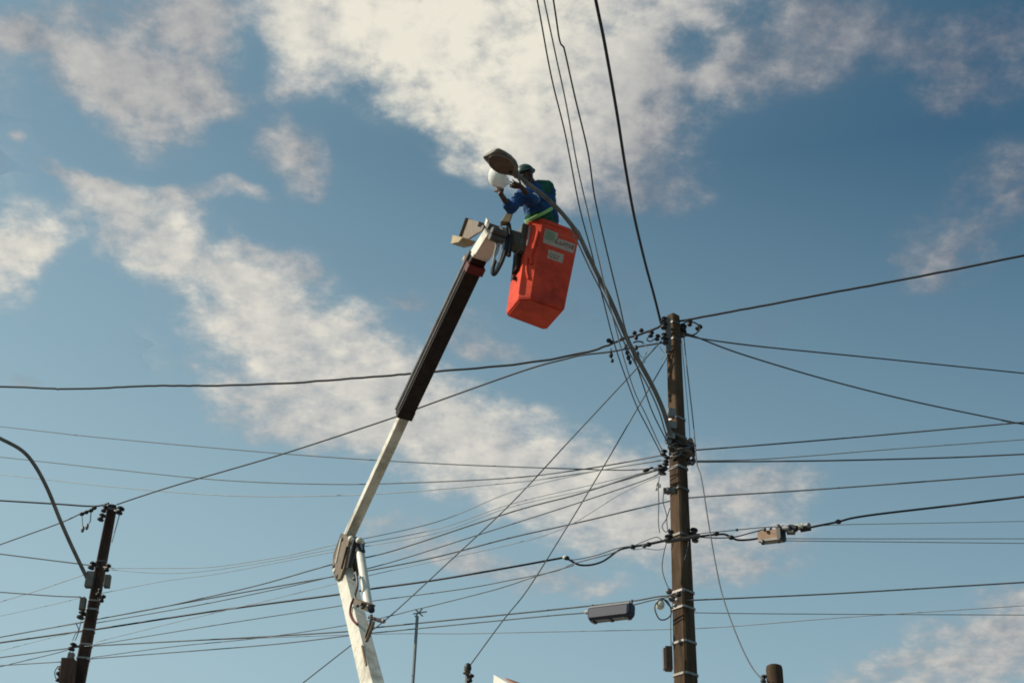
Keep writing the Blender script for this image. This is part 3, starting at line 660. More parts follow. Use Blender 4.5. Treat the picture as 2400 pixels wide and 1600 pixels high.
# bracket between the boom head and the bucket's left face, hoses
bk = MB(); A0, A1 = bp(1172, 548, -.05), bl(-.36, .25, .92)
bk.beam(A0, A1, BU, BA, .07, .07, .12, .10).build('bucket_mount', 'greymount', truck)
MB().beam(bl(-.355, .24, .74), bl(-.37, .24, 1.16), BR, BA, .035, .12).build('mount_plate', 'greymount', truck)
MB().beam(bl(-.335, .30, .52), bl(-.36, .28, .80), BR, BA, .03, .08).build('mount_plate', 'sleeve', truck)
Yh = 14.86
for pts, r_, m_ in ((((1172, 530), (1181, 545), (1181, 570), (1174, 600), (1164, 630), (1158, 640)), .017, 'hose'),
                    (((1186, 535), (1188, 560), (1184, 590), (1174, 618), (1160, 642), (1154, 636), (1160, 612)), .026, 'black'),
                    (((1166, 545), (1170, 565), (1166, 588), (1158, 605), (1154, 628), (1158, 640)), .015, 'hose'),
                    (((1160, 560), (1163, 578), (1158, 600), (1163, 615)), .015, 'hose'),
                    (((1192, 525), (1196, 560), (1192, 600)), .03, 'black')):
    MB().tube(smooth_path([at(x, y, Yh) for x, y in pts]), r_, 8).build('hydraulic_hose', m_, truck, True)
# tan tool pouch hooked on the bucket's left corner
tp = empty('tool_pouch', at(1188, 525, 14.85), 'tan canvas tool pouch hooked between boom head and bucket rim', 'tool pouch')
MB().beam(at(1183, 524, 14.85), at(1197, 498, 14.85), XR, YF, .055, .05, .03, .04).build('pouch', 'tan', tp)
MB().tube(smooth_path([at(1180, 516, 14.82), at(1186, 503, 14.82), at(1198, 492, 14.84)]), .010, 6).build('strap', 'black', tp, True)

# ------------------------------------------------------------------ worker
def remesh(parts, name, material, parent, voxel=0.012, it=4, folds=0.0):
    me = bpy.data.meshes.new(name + '_src'); me.from_pydata([tuple(p) for p in parts.v], [], parts.f)
    bm = bmesh.new(); bm.from_mesh(me); bmesh.ops.recalc_face_normals(bm, faces=bm.faces); bm.to_mesh(me); bm.free()
    o = bpy.data.objects.new(name + '_src', me); col.objects.link(o)
    md = o.modifiers.new('r', 'REMESH'); md.mode = 'VOXEL'; md.voxel_size = voxel
    ms = o.modifiers.new('s', 'SMOOTH'); ms.iterations = it; ms.factor = 0.5
    dg = bpy.context.evaluated_depsgraph_get(); out = bpy.data.meshes.new_from_object(o.evaluated_get(dg))
    bpy.data.objects.remove(o)
    if folds:
        nn = [v.normal.copy() for v in out.vertices]
        for v, n_ in zip(out.vertices, nn):
            q_ = v.co * 9.0; q_.z *= 2.2
            v.co = v.co + n_ * folds * (noise.noise(q_) * 1.2 + abs(noise.noise(q_ * 2.3)) - 0.3)
    out.materials.clear(); out.materials.append(M[material]); out.shade_smooth(); out.name = name
    ob = bpy.data.objects.new(name, out); col.objects.link(ob); attach(ob, parent); return ob
def limb(mb, pts, rad, n=12):
    for p, r in zip(pts, rad): mb.ball(p, XR * r, YF * r, ZUP * r, n, 8)
    for (p, r), (q, s_) in zip(zip(pts, rad), list(zip(pts, rad))[1:]): mb.tube([p, q], [r, s_], n)
    return mb
per = empty('person', bl(0, .25, .06), 'worker in blue and green jacket and green helmet reaching up from the bucket', 'person')
hips = bl(-.06, .24, 1.12); feet = bl(0, .22, .06)
chest = at(1254, 464, 14.78); neckp = at(1246, 430, 14.66); headc = at(1234, 413, 14.58)
shR, shL = at(1282, 440, 14.86), at(1226, 458, 14.56)
elR, haR = at(1246, 470, 14.52), at(1222, 438, 14.28)
elL, haL = at(1196, 489, 14.40), at(1173, 454, 14.12)
face = (bc - headc).normalized()
hx = face.cross(ZUP).normalized(); hz = hx.cross(face).normalized()
body = MB()
limb(body, [hips, hips * .4 + chest * .6, chest], [.145, .15, .165])
limb(body, [chest, shR], [.12, .075]); limb(body, [chest, shL], [.12, .075])
limb(body, [chest * .4 + neckp * .6, neckp, headc - hz * .02], [.08, .062, .06])
body.ball(headc + hz * .02, hx * .078, face * .098, hz * .110, 16, 12)
body.ball(headc + face * .03 - hz * .065, hx * .058, face * .068, hz * .055, 12, 8)     # jaw
body.ball(headc + face * .105 - hz * .015, hx * .016, face * .022, hz * .026, 8, 6)      # nose
body.ball(headc + face * .094 - hz * .060, hx * .026, face * .012, hz * .010, 8, 6)      # lips
for k in (-1, 1): body.ball(headc + hx * .082 * k - hz * .005, hx * .012, face * .022, hz * .032, 8, 6)
for k in (-1, 1):
    hip = hips + BR * .09 * k - BU * .05; kn = hips * .45 + feet * .55 + BR * .10 * k - BA * .03; an = feet + BR * .10 * k + BU * .08
    limb(body, [hip, kn, an], [.09, .062, .045]); body.ball(an - BU * .03 - BA * .06, BR * .045, BA * .12, BU * .045, 10, 6)
limb(body, [shR, elR, haR], [.056, .045, .032]); limb(body, [shL, elL, haL], [.056, .045, .032])
def hand(mb, wrist, d, pn, thumb_side, curl):
    d = d.normalized(); s_ = d.cross(pn).normalized(); pn = s_.cross(d).normalized()
    pc = wrist + d * .055; mb.ball(pc, s_ * .046, d * .058, pn * .020, 12, 8)
    for i, (o_, L) in enumerate(((-.034, .072), (-.011, .084), (.012, .080), (.034, .062))):
        k0 = wrist + d * .095 + s_ * o_ * 1.15; dd = (d + s_ * o_ * 5.0).normalized()
        k1 = k0 + (dd * math.cos(curl) + pn * math.sin(curl)) * L * .5
        k2 = k1 + (dd * math.cos(curl * 2) + pn * math.sin(curl * 2)) * L * .5
        limb(mb, [k0 - d * .02, k0, k1, k2], [.011, .011, .0105, .009], 8)
    t0 = wrist + d * .03 + s_ * .034 * thumb_side; t1 = t0 + (d * .6 + s_ * .8 * thumb_side + pn * .35).normalized() * .042; t2 = t1 + (d * .85 + s_ * .35 * thumb_side + pn * .45).normalized() * .036
    limb(mb, [t0, t1, t2], [.014, .0125, .010], 8)
hand(body, haL, (bc + Vector((-.02, 0, -.03)) - haL).normalized() * .5 + ZUP * .75, Vector((-.2, 1, .2)), 1, .25)
hand(body, haR, at(1205, 436, 14.20) - haR + Vector((-.10, -.05, .0)), Vector((-.3, .3, .8)), -1, .40)
remesh(body, 'body', 'skin', per, .0075, 3)
jk = MB(); limb(jk, [hips + BU * .02, hips * .4 + chest * .6, chest], [.168, .175, .185], 14)
limb(jk, [shR, (shR + hips) * .5 + BR * .07, hips + BR * .08], [.095, .11, .13], 14); limb(jk, [chest, shR], [.14, .098]); limb(jk, [shR, neckp * .75 + chest * .25], [.090, .080]); limb(jk, [chest, shL], [.14, .098]); limb(jk, [chest * .5 + neckp * .5, neckp * .8 + chest * .2], [.11, .085])
limb(jk, [shR, elR, elR * .62 + haR * .38], [.092, .074, .068]); limb(jk, [shL, elL, elL * .72 + haL * .28], [.092, .072, .066])
remesh(jk, 'jacket', 'blue', per, .012, 3, .016)
vs_ = MB(); limb(vs_, [hips + BU * .0, hips * .45 + chest * .55], [.187, .190], 14); limb(vs_, [hips + BR * .085, hips * .6 + shR * .4 + BR * .06], [.135, .118], 14); remesh(vs_, 'jacket_hem', 'green', per, .012, 3, .014)
vs_ = MB(); limb(vs_, [shR * .5 + elR * .5, shR, shR * .45 + neckp * .55 - ZUP * .01], [.088, .099, .082], 12); remesh(vs_, 'shoulder_panel', 'green', per, .012, 3, .012)
wax = (chest - hips).normalized()
def wrap(c, axis, r, h, m_, name):
    MB().lathe(c - axis * h / 2, axis, [(0, r * .96), (.004, r), (h - .004, r), (h, r * .96)], 24).build(name, m_, per, True)
wrap(hips + (chest - hips) * .58, (wax + XR * -.30).normalized(), .206, .045, 'lime', 'reflective_tape')
wrap(elR + (shR - elR) * .12, (shR - elR).normalized(), .0785, .022, 'strapwhite', 'reflective_band')
tr_ = MB()
for k in (-1, 1):
    hip = hips + BR * .09 * k - BU * .05; kn = hips * .45 + feet * .55 + BR * .10 * k - BA * .03; an = feet + BR * .10 * k + BU * .09
    limb(tr_, [hip, kn, an], [.105, .078, .062])
remesh(tr_, 'trousers', 'trouser', per, .016, 3)
# helmet: dome, brim, rear
hm = MB(); hc = headc + hz * .045 - face * .01; rings = []
for i in range(8):
    ph = math.pi / 2 * i / 7.0; r_ = math.cos(ph * .985)
    rings.append([hc + hx * .108 * r_ * math.cos(t) + face * .130 * r_ * math.sin(t) + hz * (.125 * math.sin(ph)) for t in [2 * math.pi * k / 20 for k in range(20)]])
hm.loft(rings)
hel = hm.build('helmet', 'helmet', per, 'all')
b = MB(); b.loft([[hc + hx * (.108 * g_) * math.cos(t) + face * ((.130 * g_) * math.sin(t) + (.05 if math.sin(t) > 0 and g_ > 1 else 0) * max(0, math.sin(t))) + hz * z_ for t in [2 * math.pi * k / 20 for k in range(20)]] for g_, z_ in ((1.0, .012), (1.09, .0), (1.09, -.010), (.97, -.006))])
b.build('brim', 'helmet', hel, 'all')
b = MB(); b.tube(smooth_path([hc + hx * .095 - hz * .01, headc + hx * .085 + face * .02 - hz * .07, headc + face * .06 - hz * .125, headc - hx * .085 + face * .02 - hz * .07, hc - hx * .095 - hz * .01]), .008, 6).build('chin_strap', 'black', hel, True)
for k in (-1, 1): MB().ball(headc + face * .086 + hx * .032 * k + hz * .012, hx * .014, face * .012, hz * .010, 8, 6).build('eye', 'porc', per, True)

# ------------------------------------------------------------------ cables
def wire(label, pts, s, e, r, m_='cable', ext=(0, 0), name='cable', group=None, wob=0.0):
    "a cable through photo points; s and e are ('y', distance) or ('z', height) at its ends"
    pts = [Vector((x, y)) for x, y in pts]
    def end(p, spec): return at(p.x, p.y, spec[1]) if spec[0] == 'y' else at_z(p.x, p.y, spec[1])
    d0, d1 = depth_of(end(pts[0], s)), depth_of(end(pts[-1], e))
    L = [0.0]
    for a, b_ in zip(pts, pts[1:]): L.append(L[-1] + (b_ - a).length)
    T = L[-1]
    if ext[0]: pts.insert(0, pts[0] + (pts[0] - pts[1]).normalized() * ext[0]); L.insert(0, -ext[0])
    if ext[1]: pts.append(pts[-1] + (pts[-1] - pts[-2]).normalized() * ext[1]); L.append(T + ext[1])
    P_ = [at_d(p.x, p.y, 1 / max(.02, 1 / d0 + (1 / d1 - 1 / d0) * l / T)) for p, l in zip(pts, L)]
    P_ = smooth_path(P_, 8); r *= .86
    if wob:
        for i in range(1, len(P_) - 1): P_[i] = P_[i] + Vector((0, 0, wob * noise.noise(Vector((i * .6, r * 900, len(label) * .3)))))
    o = MB().tube(P_, r, 6).build(name, m_, None, 'all')
    return tag(o, label, 'cable', group)
D = lambda *a: [(x * S, y * S) for x, y in a]                                   # points read off at 2352 px
Q3 = lambda *a: [(x * .5102, 800 + y * .5102) for x, y in a]                    # lower left quarter
Q4 = lambda *a: [(1200 + x * .5102, 800 + y * .5102) for x, y in a]             # lower right quarter
TOPG, = ('overhead lines running out over the viewer',)
wire('thickest black cable running from the pole top out over the viewer', [(1549, 757), (1532, 689), (1511, 612), (1486, 505), (1465, 388), (1445, 260), (1417, 102), (1396, 0)], ('y', 15.95), ('z', 11.3), .0195, ext=(0, 500), group=TOPG)
wire('leftmost of three thin lines rising from the pole over the viewer', [(1552, 1068), (1549, 1062), (1516, 998), (1493, 953), (1472, 899), (1452, 843), (1434, 784), (1404, 663), (1384, 582), (1358, 485), (1325, 316), (1292, 179), (1259, 0)], ('y', 15.85), ('z', 10.6), .009, 'cable2', (0, 500), group=TOPG)
wire('middle of three thin lines rising from the pole over the viewer', [(1553, 1056), (1541, 1032), (1513, 970), (1488, 919), (1458, 825), (1418, 672), (1404, 612), (1376, 490), (1353, 388), (1327, 245), (1302, 128), (1275, 0)], ('y', 15.85), ('z', 10.6), .0085, 'alu', (0, 500), group=TOPG)
wire('kinked rightmost of three thin lines rising over the viewer', [(1566, 1042), (1562, 1032), (1529, 965), (1508, 904), (1468, 780), (1450, 704), (1419, 576), (1394, 464), (1378, 357), (1348, 230), (1324, 122), (1320, 110), (1311, 92), (1297, 0)], ('y', 15.85), ('z', 10.6), .010, 'cable2', (0, 500), group=TOPG)
HI = 'upper spans meeting at the main pole top'
w5 = wire('thick wavy cable from the main pole top to the left edge, crossing the dark sleeve', D((1520, 747), (1490, 760), (1420, 783), (1350, 808), (1200, 835), (1000, 853), (900, 862), (700, 877), (500, 885), (400, 885), (300, 888), (150, 893), (0, 888)), ('y', 15.9), ('y', 19.5), .018, ext=(0, 900), group=HI, wob=.012)
wire('cable from the main pole top down to the top of the dark left pole', D((1535, 785), (1460, 797), (1400, 808), (1340, 815), (1300, 824), (1200, 852), (975, 932), (900, 960), (640, 1045), (400, 1115), (268, 1158)), ('y', 15.9), ('y', LPOLE_Y), .0135, group=HI)
wire('thick twisted cable rising from the main pole top to the right edge', D((1558, 738), (1575, 735), (1700, 712), (1900, 674), (2100, 637), (2352, 587)), ('y', 16.0), ('y', 14.0), .017, ext=(0, 700), group=HI, wob=.008)
wire('upper of two cables falling from the main pole top to the right', D((1570, 768), (1620, 779), (1750, 796), (2000, 821), (2352, 857)), ('y', 16.05), ('y', 18.5), .0125, 'cable2', (0, 700), group=HI)
wire('lower of two cables falling from the main pole top to the right', D((1572, 766), (1592, 771), (1700, 812), (1900, 872), (2100, 922), (2330, 970), (2352, 974)), ('y', 16.05), ('y', 18.0), .0125, 'cable2', (0, 700), group=HI)
MID = 'power lines at the middle level of the main pole'
RT = (0, 700)
wire('highest line leaving the middle level to the right, rising to a crossing', Q4((800, 502), (850, 498), (1300, 463), (1800, 420), (2300, 375), (2352, 371)), ('y', 16.0), ('y', 15.2), .011, 'cable2', RT, group=MID)
wire('faint line second from the top right of the middle level', Q4((810, 548), (1180, 538), (1800, 490), (2352, 450)), ('y', 16.1), ('y', 17.5), .008, 'alu', RT, group=MID)
wire('dark nearly level line just below the wrapped cables, going right', Q4((790, 556), (820, 553), (1200, 550), (1550, 545), (2000, 533), (2352, 517)), ('y', 16.0), ('y', 15.0), .0125, 'cable2', RT, group=MID)
wire('long line passing behind the main pole from left pole to right edge', Q3((0, 1357), (450, 1274), (900, 1190), (1540, 1077), (1700, 1050), (2000, 990)) + Q4((0, 899), (300, 832), (700, 738), (820, 717), (1300, 686), (1800, 650), (2352, 607)), ('y', 23.5), ('y', 15.6), .0115, 'cable2', (500, 700), group=MID)
wire('highest thin line from the left edge to the middle level', Q3((0, 390), (400, 435), (1000, 490), (1500, 530), (2000, 560)) + Q4((0, 575), (300, 585), (520, 590), (680, 580)), ('y', 26.0), ('y', 15.85), .0095, 'cable2', (900, 0), group=MID)
wire('second thin line from the left edge to the middle level', Q3((0, 530), (500, 585), (1000, 635), (1500, 655), (1900, 648)) + Q4((0, 626), (300, 590), (500, 558), (700, 520)), ('y', 26.0), ('y', 15.85), .0095, 'cable2', (900, 0), group=MID)
wire('third thin line from the left edge, lowest sag behind the boom', Q3((0, 610), (500, 665), (1000, 705), (1400, 710), (1800, 695)) + Q4((0, 648), (300, 608), (500, 575), (690, 546)), ('y', 26.0), ('y', 15.85), .008, 'alu', (900, 0), group=MID)
FAN = 'fan of fine lines between the two poles'
LE = ('y', 21.9); ME = ('y', 15.85)
wire('topmost of the fine lines fanning from dark pole to main pole', Q3((495, 1040), (800, 1040), (1000, 1032), (1300, 985), (1550, 930), (2000, 830)) + Q4((0, 690), (350, 602), (680, 545)), LE, ME, .0065, 'alu', group=FAN)
wire('fine line just under the topmost of the fan, nearly touching it', Q3((495, 1046), (700, 1062), (900, 1058), (1200, 1015), (1550, 948), (2000, 862)) + Q4((0, 745), (400, 650), (690, 580)), LE, ME, .006, 'alu', group=FAN)
wire('fine line starting by the small grey box on the dark pole', Q3((470, 1155), (750, 1100), (1000, 1066), (1300, 1010), (1550, 962), (2000, 880)) + Q4((0, 758), (400, 668), (690, 586)), LE, ME, .0055, 'alu', group=FAN)
wire('darker line of the fan ending at the black clamp', Q3((460, 1272), (700, 1228), (900, 1185), (1200, 1115), (1530, 1022), (1800, 962)) + Q4((0, 782), (300, 702), (560, 618), (640, 598), (690, 582)), LE, ME, .0105, 'cable2', group=FAN)
wire('parallel line directly below the black clamp line of the fan', Q3((440, 1292), (900, 1212), (1300, 1130), (1540, 1075), (1800, 1012)) + Q4((0, 838), (300, 742), (600, 640), (690, 600)), LE, ME, .0085, 'cable2', group=FAN)
wire('fine lowest line of the fan above the thick telephone cable', Q3((440, 1380), (800, 1290), (1200, 1195), (1540, 1112), (1800, 1050)) + Q4((0, 930), (250, 850), (500, 700), (690, 612)), LE, ME, .0055, 'alu', group=FAN)
TEL = 'telephone cables on the lower part of the main pole'
fat = wire('thick black telephone cable crossing the picture with a slack dip beside the pole', Q3((0, 1382), (350, 1333), (460, 1318), (1000, 1235), (1560, 1160), (1700, 1136), (2000, 1095)) + [(1200, 1328), (1310, 1308), (1325, 1306), (1336, 1312), (1358, 1323), (1385, 1323), (1410, 1316), (1428, 1305), (1448, 1290), (1470, 1283), (1520, 1275), (1570, 1265), (1640, 1256), (1680, 1252), (1700, 1252), (1720, 1262), (1735, 1265), (1765, 1263), (1800, 1256), (1850, 1242), (1885, 1238), (1920, 1231), (1965, 1222), (2000, 1213)] + Q4((1700, 790), (2000, 755), (2352, 712)), ('y', 23.5), ('y', 14.6), .0165, ext=(500, 700), group=TEL)
wire('thin messenger strand above the dip of the thick telephone cable', [(1325, 1306), (1345, 1311), (1400, 1300), (1448, 1284), (1500, 1276), (1570, 1262), (1640, 1250), (1700, 1244), (1780, 1236), (1850, 1232)], ('y', 16.2), ('y', 15.75), .0065, 'cable2', group=TEL)
wire('short slack strand under the telephone cable right of the pole', [(1640, 1258), (1680, 1260), (1720, 1258), (1760, 1248), (1790, 1240)], ('y', 15.9), ('y', 15.8), .0085, 'cable', group=TEL)
wire('fine line below the telephone cable joining it left of its dip', Q3((430, 1392), (560, 1372), (1000, 1300), (1550, 1215), (1700, 1192)) + [(1080, 1380), (1200, 1358), (1300, 1338), (1345, 1320), (1420, 1300), (1450, 1290)], LE, ('y', 16.0), .0075, 'cable2', group=TEL)
wire('fine line sloping down left past the thin antenna top', [(1345, 1324), (1250, 1352), (1164, 1380), (1019, 1417), (968, 1429), (917, 1442), (800, 1466), (600, 1495), (400, 1515), (215, 1540)], ('y', 16.0), LE, .007, 'cable2', group=TEL)
wire('thin upper line at far right below the rusty splice box', Q4((1380, 848), (1540, 840), (2000, 832), (2352, 825)), ('y', 17.0), ('y', 19), .006, 'alu', RT, group=TEL)
wire('upper line of the close pair at far right under the splice box', Q4((1130, 902), (1400, 905), (2352, 905)), ('y', 17.0), ('y', 19), .0075, 'alu', RT, group=TEL)
wire('lower line of the close pair at far right under the splice box', Q4((1130, 912), (1400, 916), (2352, 926)), ('y', 17.0), ('y', 19), .0075, 'alu', RT, group=TEL)
LOW = 'lowest drop lines'
wire('line carrying the slate splice case, running from dark pole to main pole', Q3((0, 1450), (330, 1406), (460, 1395), (1200, 1355), (1600, 1330), (1750, 1310)) + Q4((0, 1250), (330, 1216), (560, 1190), (660, 1172), (730, 1165)), ('y', 23.2), ('y', 15.75), .0115, 'cable2', (500, 0), group=LOW)
wire('second line just below the one carrying the slate splice case', Q3((0, 1487), (340, 1466), (430, 1455), (1200, 1395), (1600, 1350), (1750, 1334)) + Q4((0, 1275), (200, 1256), (350, 1243), (540, 1212), (640, 1188), (720, 1172)), ('y', 23.2), ('y', 15.75), .009, 'cable2', (500, 0), group=LOW)
wire('line from the lower pole clamps to the right edge, slightly rising', Q4((800, 1188), (850, 1186), (1100, 1175), (1500, 1156), (2000, 1126), (2352, 1105)), ('y', 15.9), ('y', 14.8), .011, 'cable2', RT, group=LOW)
wire('faint level line leaving the lower pole bands to the right', Q4((800, 1243), (870, 1245), (1300, 1250), (2352, 1255)), ('y', 16.1), ('y', 18), .0065, 'alu', RT, group=LOW)
wire('faint lowest line crossing behind the main pole into the right edge', Q3((430, 1395), (1000, 1368), (1750, 1342), (2100, 1341)) + Q4((0, 1336), (700, 1321), (1000, 1308), (1500, 1268), (2000, 1235), (2352, 1212)), ('y', 22), ('y', 17), .0065, 'alu', RT, group=LOW)
DR = 'service drops from the main pole'
wire('straight drop line running from main pole down left behind the boom', [(1551, 798), (1508, 845), (1490, 866), (1350, 1016), (1200, 1177), (1050, 1318), (908, 1448), (832, 1504), (709, 1600)], ('y', 15.9), ('y', 18.6), .0105, 'cable2', (0, 500), group=DR)
wire('drop line from main pole to the small dark mast top', [(1563, 838), (1528, 899), (1495, 955), (1414, 1094), (1318, 1252), (1237, 1380), (1189, 1440), (1155, 1485), (1101, 1559)], ('y', 15.9), ('y', 17.0), .009, 'cable2', group=DR)
wire('drop line bending down right of the pole to the short concrete post', [(1602, 780), (1608, 843), (1615, 904), (1625, 993), (1633, 1083), (1644, 1121), (1662, 1234), (1680, 1336), (1697, 1407), (1731, 1499), (1761, 1560), (1787, 1592)], ('y', 16.0), ('y', 13.4), .0085, 'cable2', group=DR)
wire('short faint wire hanging close to the right side of the pole', [(1596, 788), (1605, 880), (1615, 993), (1618, 1050)], ('y', 16.1), ('y', 16.1), .0055, 'alu', group=DR)
LF = 'lines leaving the dark pole to the left edge'
LX = (0, 500)
wire('thick cable from the dark pole top level to the left edge', Q3((500, 742), (430, 756), (250, 745), (0, 730)), ('y', 21.9), ('y', 22.5), .017, 'cable', LX, group=LF)
wire('cable sloping from the dark pole top down to the left edge', Q3((440, 758), (430, 765), (370, 790), (270, 835), (0, 932)), ('y', 21.8), ('y', 23.5), .0135, 'cable2', LX, group=LF)
wire('line to the left edge crossing the bare lamp arm low down', Q3((420, 1028), (400, 1025), (200, 1000), (0, 975)), ('y', 21.8), ('y', 22.5), .0125, 'cable2', LX, group=LF)
wire('line to the left edge from just below the lamp arm foot', Q3((370, 1172), (250, 1168), (0, 1150)), ('y', 21.8), ('y', 22.5), .011, 'cable2', LX, group=LF)
wire('faint short diagonal line left of the dark pole', Q3((400, 1065), (300, 1100), (150, 1150), (0, 1195)), ('y', 22), ('y', 24.5), .007, 'alu', LX, group=LF)
wire('very faint line left of the dark pole below the lamp arm', Q3((390, 1170), (250, 1205), (0, 1260)), ('y', 22), ('y', 24.5), .006, 'alu', LX, group=LF)
wire('line from the lower insulator of the dark pole to the left edge', Q3((380, 1290), (250, 1312), (0, 1356)), ('y', 21.9), ('y', 23.6), .0085, 'cable2', LX, group=LF)
wire('lowest faint line fanning left from the dark pole', Q3((330, 1408), (250, 1432), (0, 1492)), ('y', 21.8), ('y', 23.6), .0085, 'cable2', LX, group=LF)
wire('very faint rising line at the bottom left corner', Q3((350, 1335), (200, 1368), (0, 1420)), ('y', 21.9), ('y', 24), .005, 'alu', LX, group=LF)

# tap connectors and short insulated tails along the thick cable beside the pole top
for (x, y, r) in ((1427, 798, .036), (1434, 802, .034), (1458, 794, .034), (1487, 780, .034), (1503, 774, .034)):
    MB().ball(at(x, y, 15.95), XR * r, YF * r * .8, ZUP * r * .9, 10, 7).build('tap_connector', 'black', w5, True)
for (x0, y0, x1, y1) in ((1432, 816, 1433, 838), (1433, 838, 1436, 848), (1464, 806, 1467, 818), (1467, 818, 1471, 832), (1471, 832, 1477, 850), (1491, 791, 1491, 794), (1491, 815, 1492, 817), (1494, 826, 1499, 840)):
    MB().tube([at(x0, y0, 15.93), at(x1, y1, 15.93)], .007, 5).build('tap_wire', 'cable', w5, True)
for (x, y, r) in ((1432, 832, .036), (1435, 845, .028), (1467, 812, .032), (1470, 826, .034), (1473, 838, .036), (1477, 849, .03), (1491, 791, .034), (1491, 815, .034), (1495, 828, .026), (1470, 795, .03)):
    MB().ball(at(x, y, 15.93), XR * r * .8, YF * r * .8, ZUP * r * 1.15, 10, 7).build('tap_connector', 'black', w5, True)
MB().tube(smooth_path([at(x, y, 15.93) for x, y in ((1484, 803), (1494, 800), (1504, 801), (1508, 805))]), .010, 6).build('tap_wire', 'cable', w5, True)
MB().tube(smooth_path([at(x, y, 15.9) for x, y in ((1541, 791), (1532, 796), (1524, 800), (1516, 795), (1526, 784))]), .008, 6).build('tap_wire', 'cable', w5, True)
for i, (pts) in enumerate((((1491, 818), (1500, 832), (1512, 846), (1506, 852)), ((1545, 812), (1552, 822), (1558, 832), (1548, 842)), ((1512, 806), (1516, 822), (1510, 838)))):
    MB().tube(smooth_path([at(x, y, 15.92) for x, y in pts]), .0055, 5).build('tap_wire', 'alu', w5, True)
# clamp on the fan line and lashing clips on the thick cable
for (x, y, r) in ((1515, 1101, .05), (1526, 1096, .03)): MB().ball(at(x, y, 15.9), Vector((r, 0, r * .3)), YF * r * .5, ZUP * r * .45, 10, 6).build('dead_end_clamp', 'black', main.root, True)
for (x, y, r, m_) in ((1325, 1306, .026, 'porc'), (1328, 1307, .028, 'black'), (1483, 1281, .03, 'black'), (1520, 1275, .03, 'black'), (1510, 1279, .024, 'cable2'), (1679, 1250, .03, 'black'), (1714, 1259, .03, 'black'), (1727, 1241, .018, 'cable2'), (1965, 1222, .03, 'black')):
    MB().ball(at(x, y, 15.83), XR * r * 1.3, YF * r, ZUP * r, 10, 6).build('cable_clip', m_, fat, True)
MB().tube(smooth_path([at(x, y, 15.85) for x, y in ((1483, 1280), (1500, 1272), (1525, 1262), (1540, 1258), (1550, 1264), (1556, 1268))]), .0055, 5).build('lashing_wire', 'cable2', fat, True)
MB().tube(smooth_path([at(x, y, 15.85) for x, y in ((1484, 1288), (1510, 1285), (1540, 1288), (1560, 1284))]), .005, 5).build('lashing_wire', 'alu', fat, True)

# splice cases hung on the lines
sc = empty('splice_case', at(1432, 1455, 16.1), 'slate blue hanging splice case below the lowest cable, left of pole', 'splice case')
a0, a1 = at(1383, 1440, 16.35), at(1483, 1428, 16.0); dx = (a1 - a0).normalized(); up = (ZUP - dx * ZUP.dot(dx)).normalized(); bk_ = dx.cross(up)
L_ = (a1 - a0).length; sec = []
prof = [(-.085, -.065), (-.055, -.095), (.055, -.095), (.085, -.065), (.085, .045), (.06, .07), (-.06, .07), (-.085, .045)]
rings = []
for t, g_ in ((.0, .45), (.02, .86), (.06, 1.0), (.94, 1.0), (.98, .86), (1.0, .45)):
    rings.append([a0 + dx * (L_ * t) + bk_ * (x * g_) + up * (y * g_ + (.012 if g_ < 1 else 0)) for x, y in prof])
body_ = MB().loft(rings).build('case', 'slate', sc)
for t in (.10, .5, .9):
    MB().beam(a0 + dx * (L_ * t - .02) - up * .098, a0 + dx * (L_ * t + .02) - up * .098, bk_, up, .05, .010).build('foot_rib', 'black', body_)
MB().beam(a0 + dx * .02 + up * .072, a1 - dx * .02 + up * .072, bk_, up, .062, .010).build('flange', 'hose', body_)
for t in (.04, .97): MB().tube([a0 + dx * (L_ * t) + up * .05, a0 + dx * (L_ * t) + up * .125], .014, 8).build('hanger', 'bolt', sc, True)
MB().ball(a0 - dx * .03 + up * .04, dx * .06, bk_ * .03, up * .03, 10, 6).build('cable_gland', 'hose', sc, True)
rb = empty('splice_box', at(1805, 1275, 15.7), 'rusty tan splice box hanging on the thick telephone cable', 'splice box')
a0, a1 = at(1782, 1258, 15.8), at(1832, 1252, 15.6); dx = (a1 - a0).normalized(); bk_ = dx.cross(ZUP).normalized()
cs = MB().beam(a0, a1, bk_, ZUP, .06, .055).build('case', 'rustbox', rb)
MB().beam(a0 - ZUP * .065, a1 - ZUP * .065, bk_, ZUP, .062, .016).build('base', 'bolt', rb)
MB().beam(a1 - dx * .03, a1 + dx * .02, bk_, ZUP, .065, .075).build('end_cap', 'black', rb)
for x, y, r in ((1788, 1270, .028), (1826, 1266, .028), (1792, 1240, .022), (1806, 1238, .02), (1824, 1236, .035), (1836, 1238, .035)):
    MB().ball(at(x, y, 15.65), XR * r, YF * r, ZUP * r * 1.3, 10, 6).build('fitting', 'bolt', rb, True)
for (x0, y0, x1, y1, r, m_) in ((1836, 1238, 1850, 1236, .034, 'hose'), (1850, 1236, 1868, 1238, .04, 'black'), (1862, 1234, 1882, 1232, .030, 'porc'), (1846, 1246, 1862, 1246, .035, 'bolt'), (1876, 1240, 1900, 1236, .036, 'black'), (1888, 1231, 1896, 1230, .03, 'hose')):
    MB().tube([at(x0, y0, 15.6), at(x1, y1, 15.55)], r, 10).build('connector_sleeve', m_, rb, True)

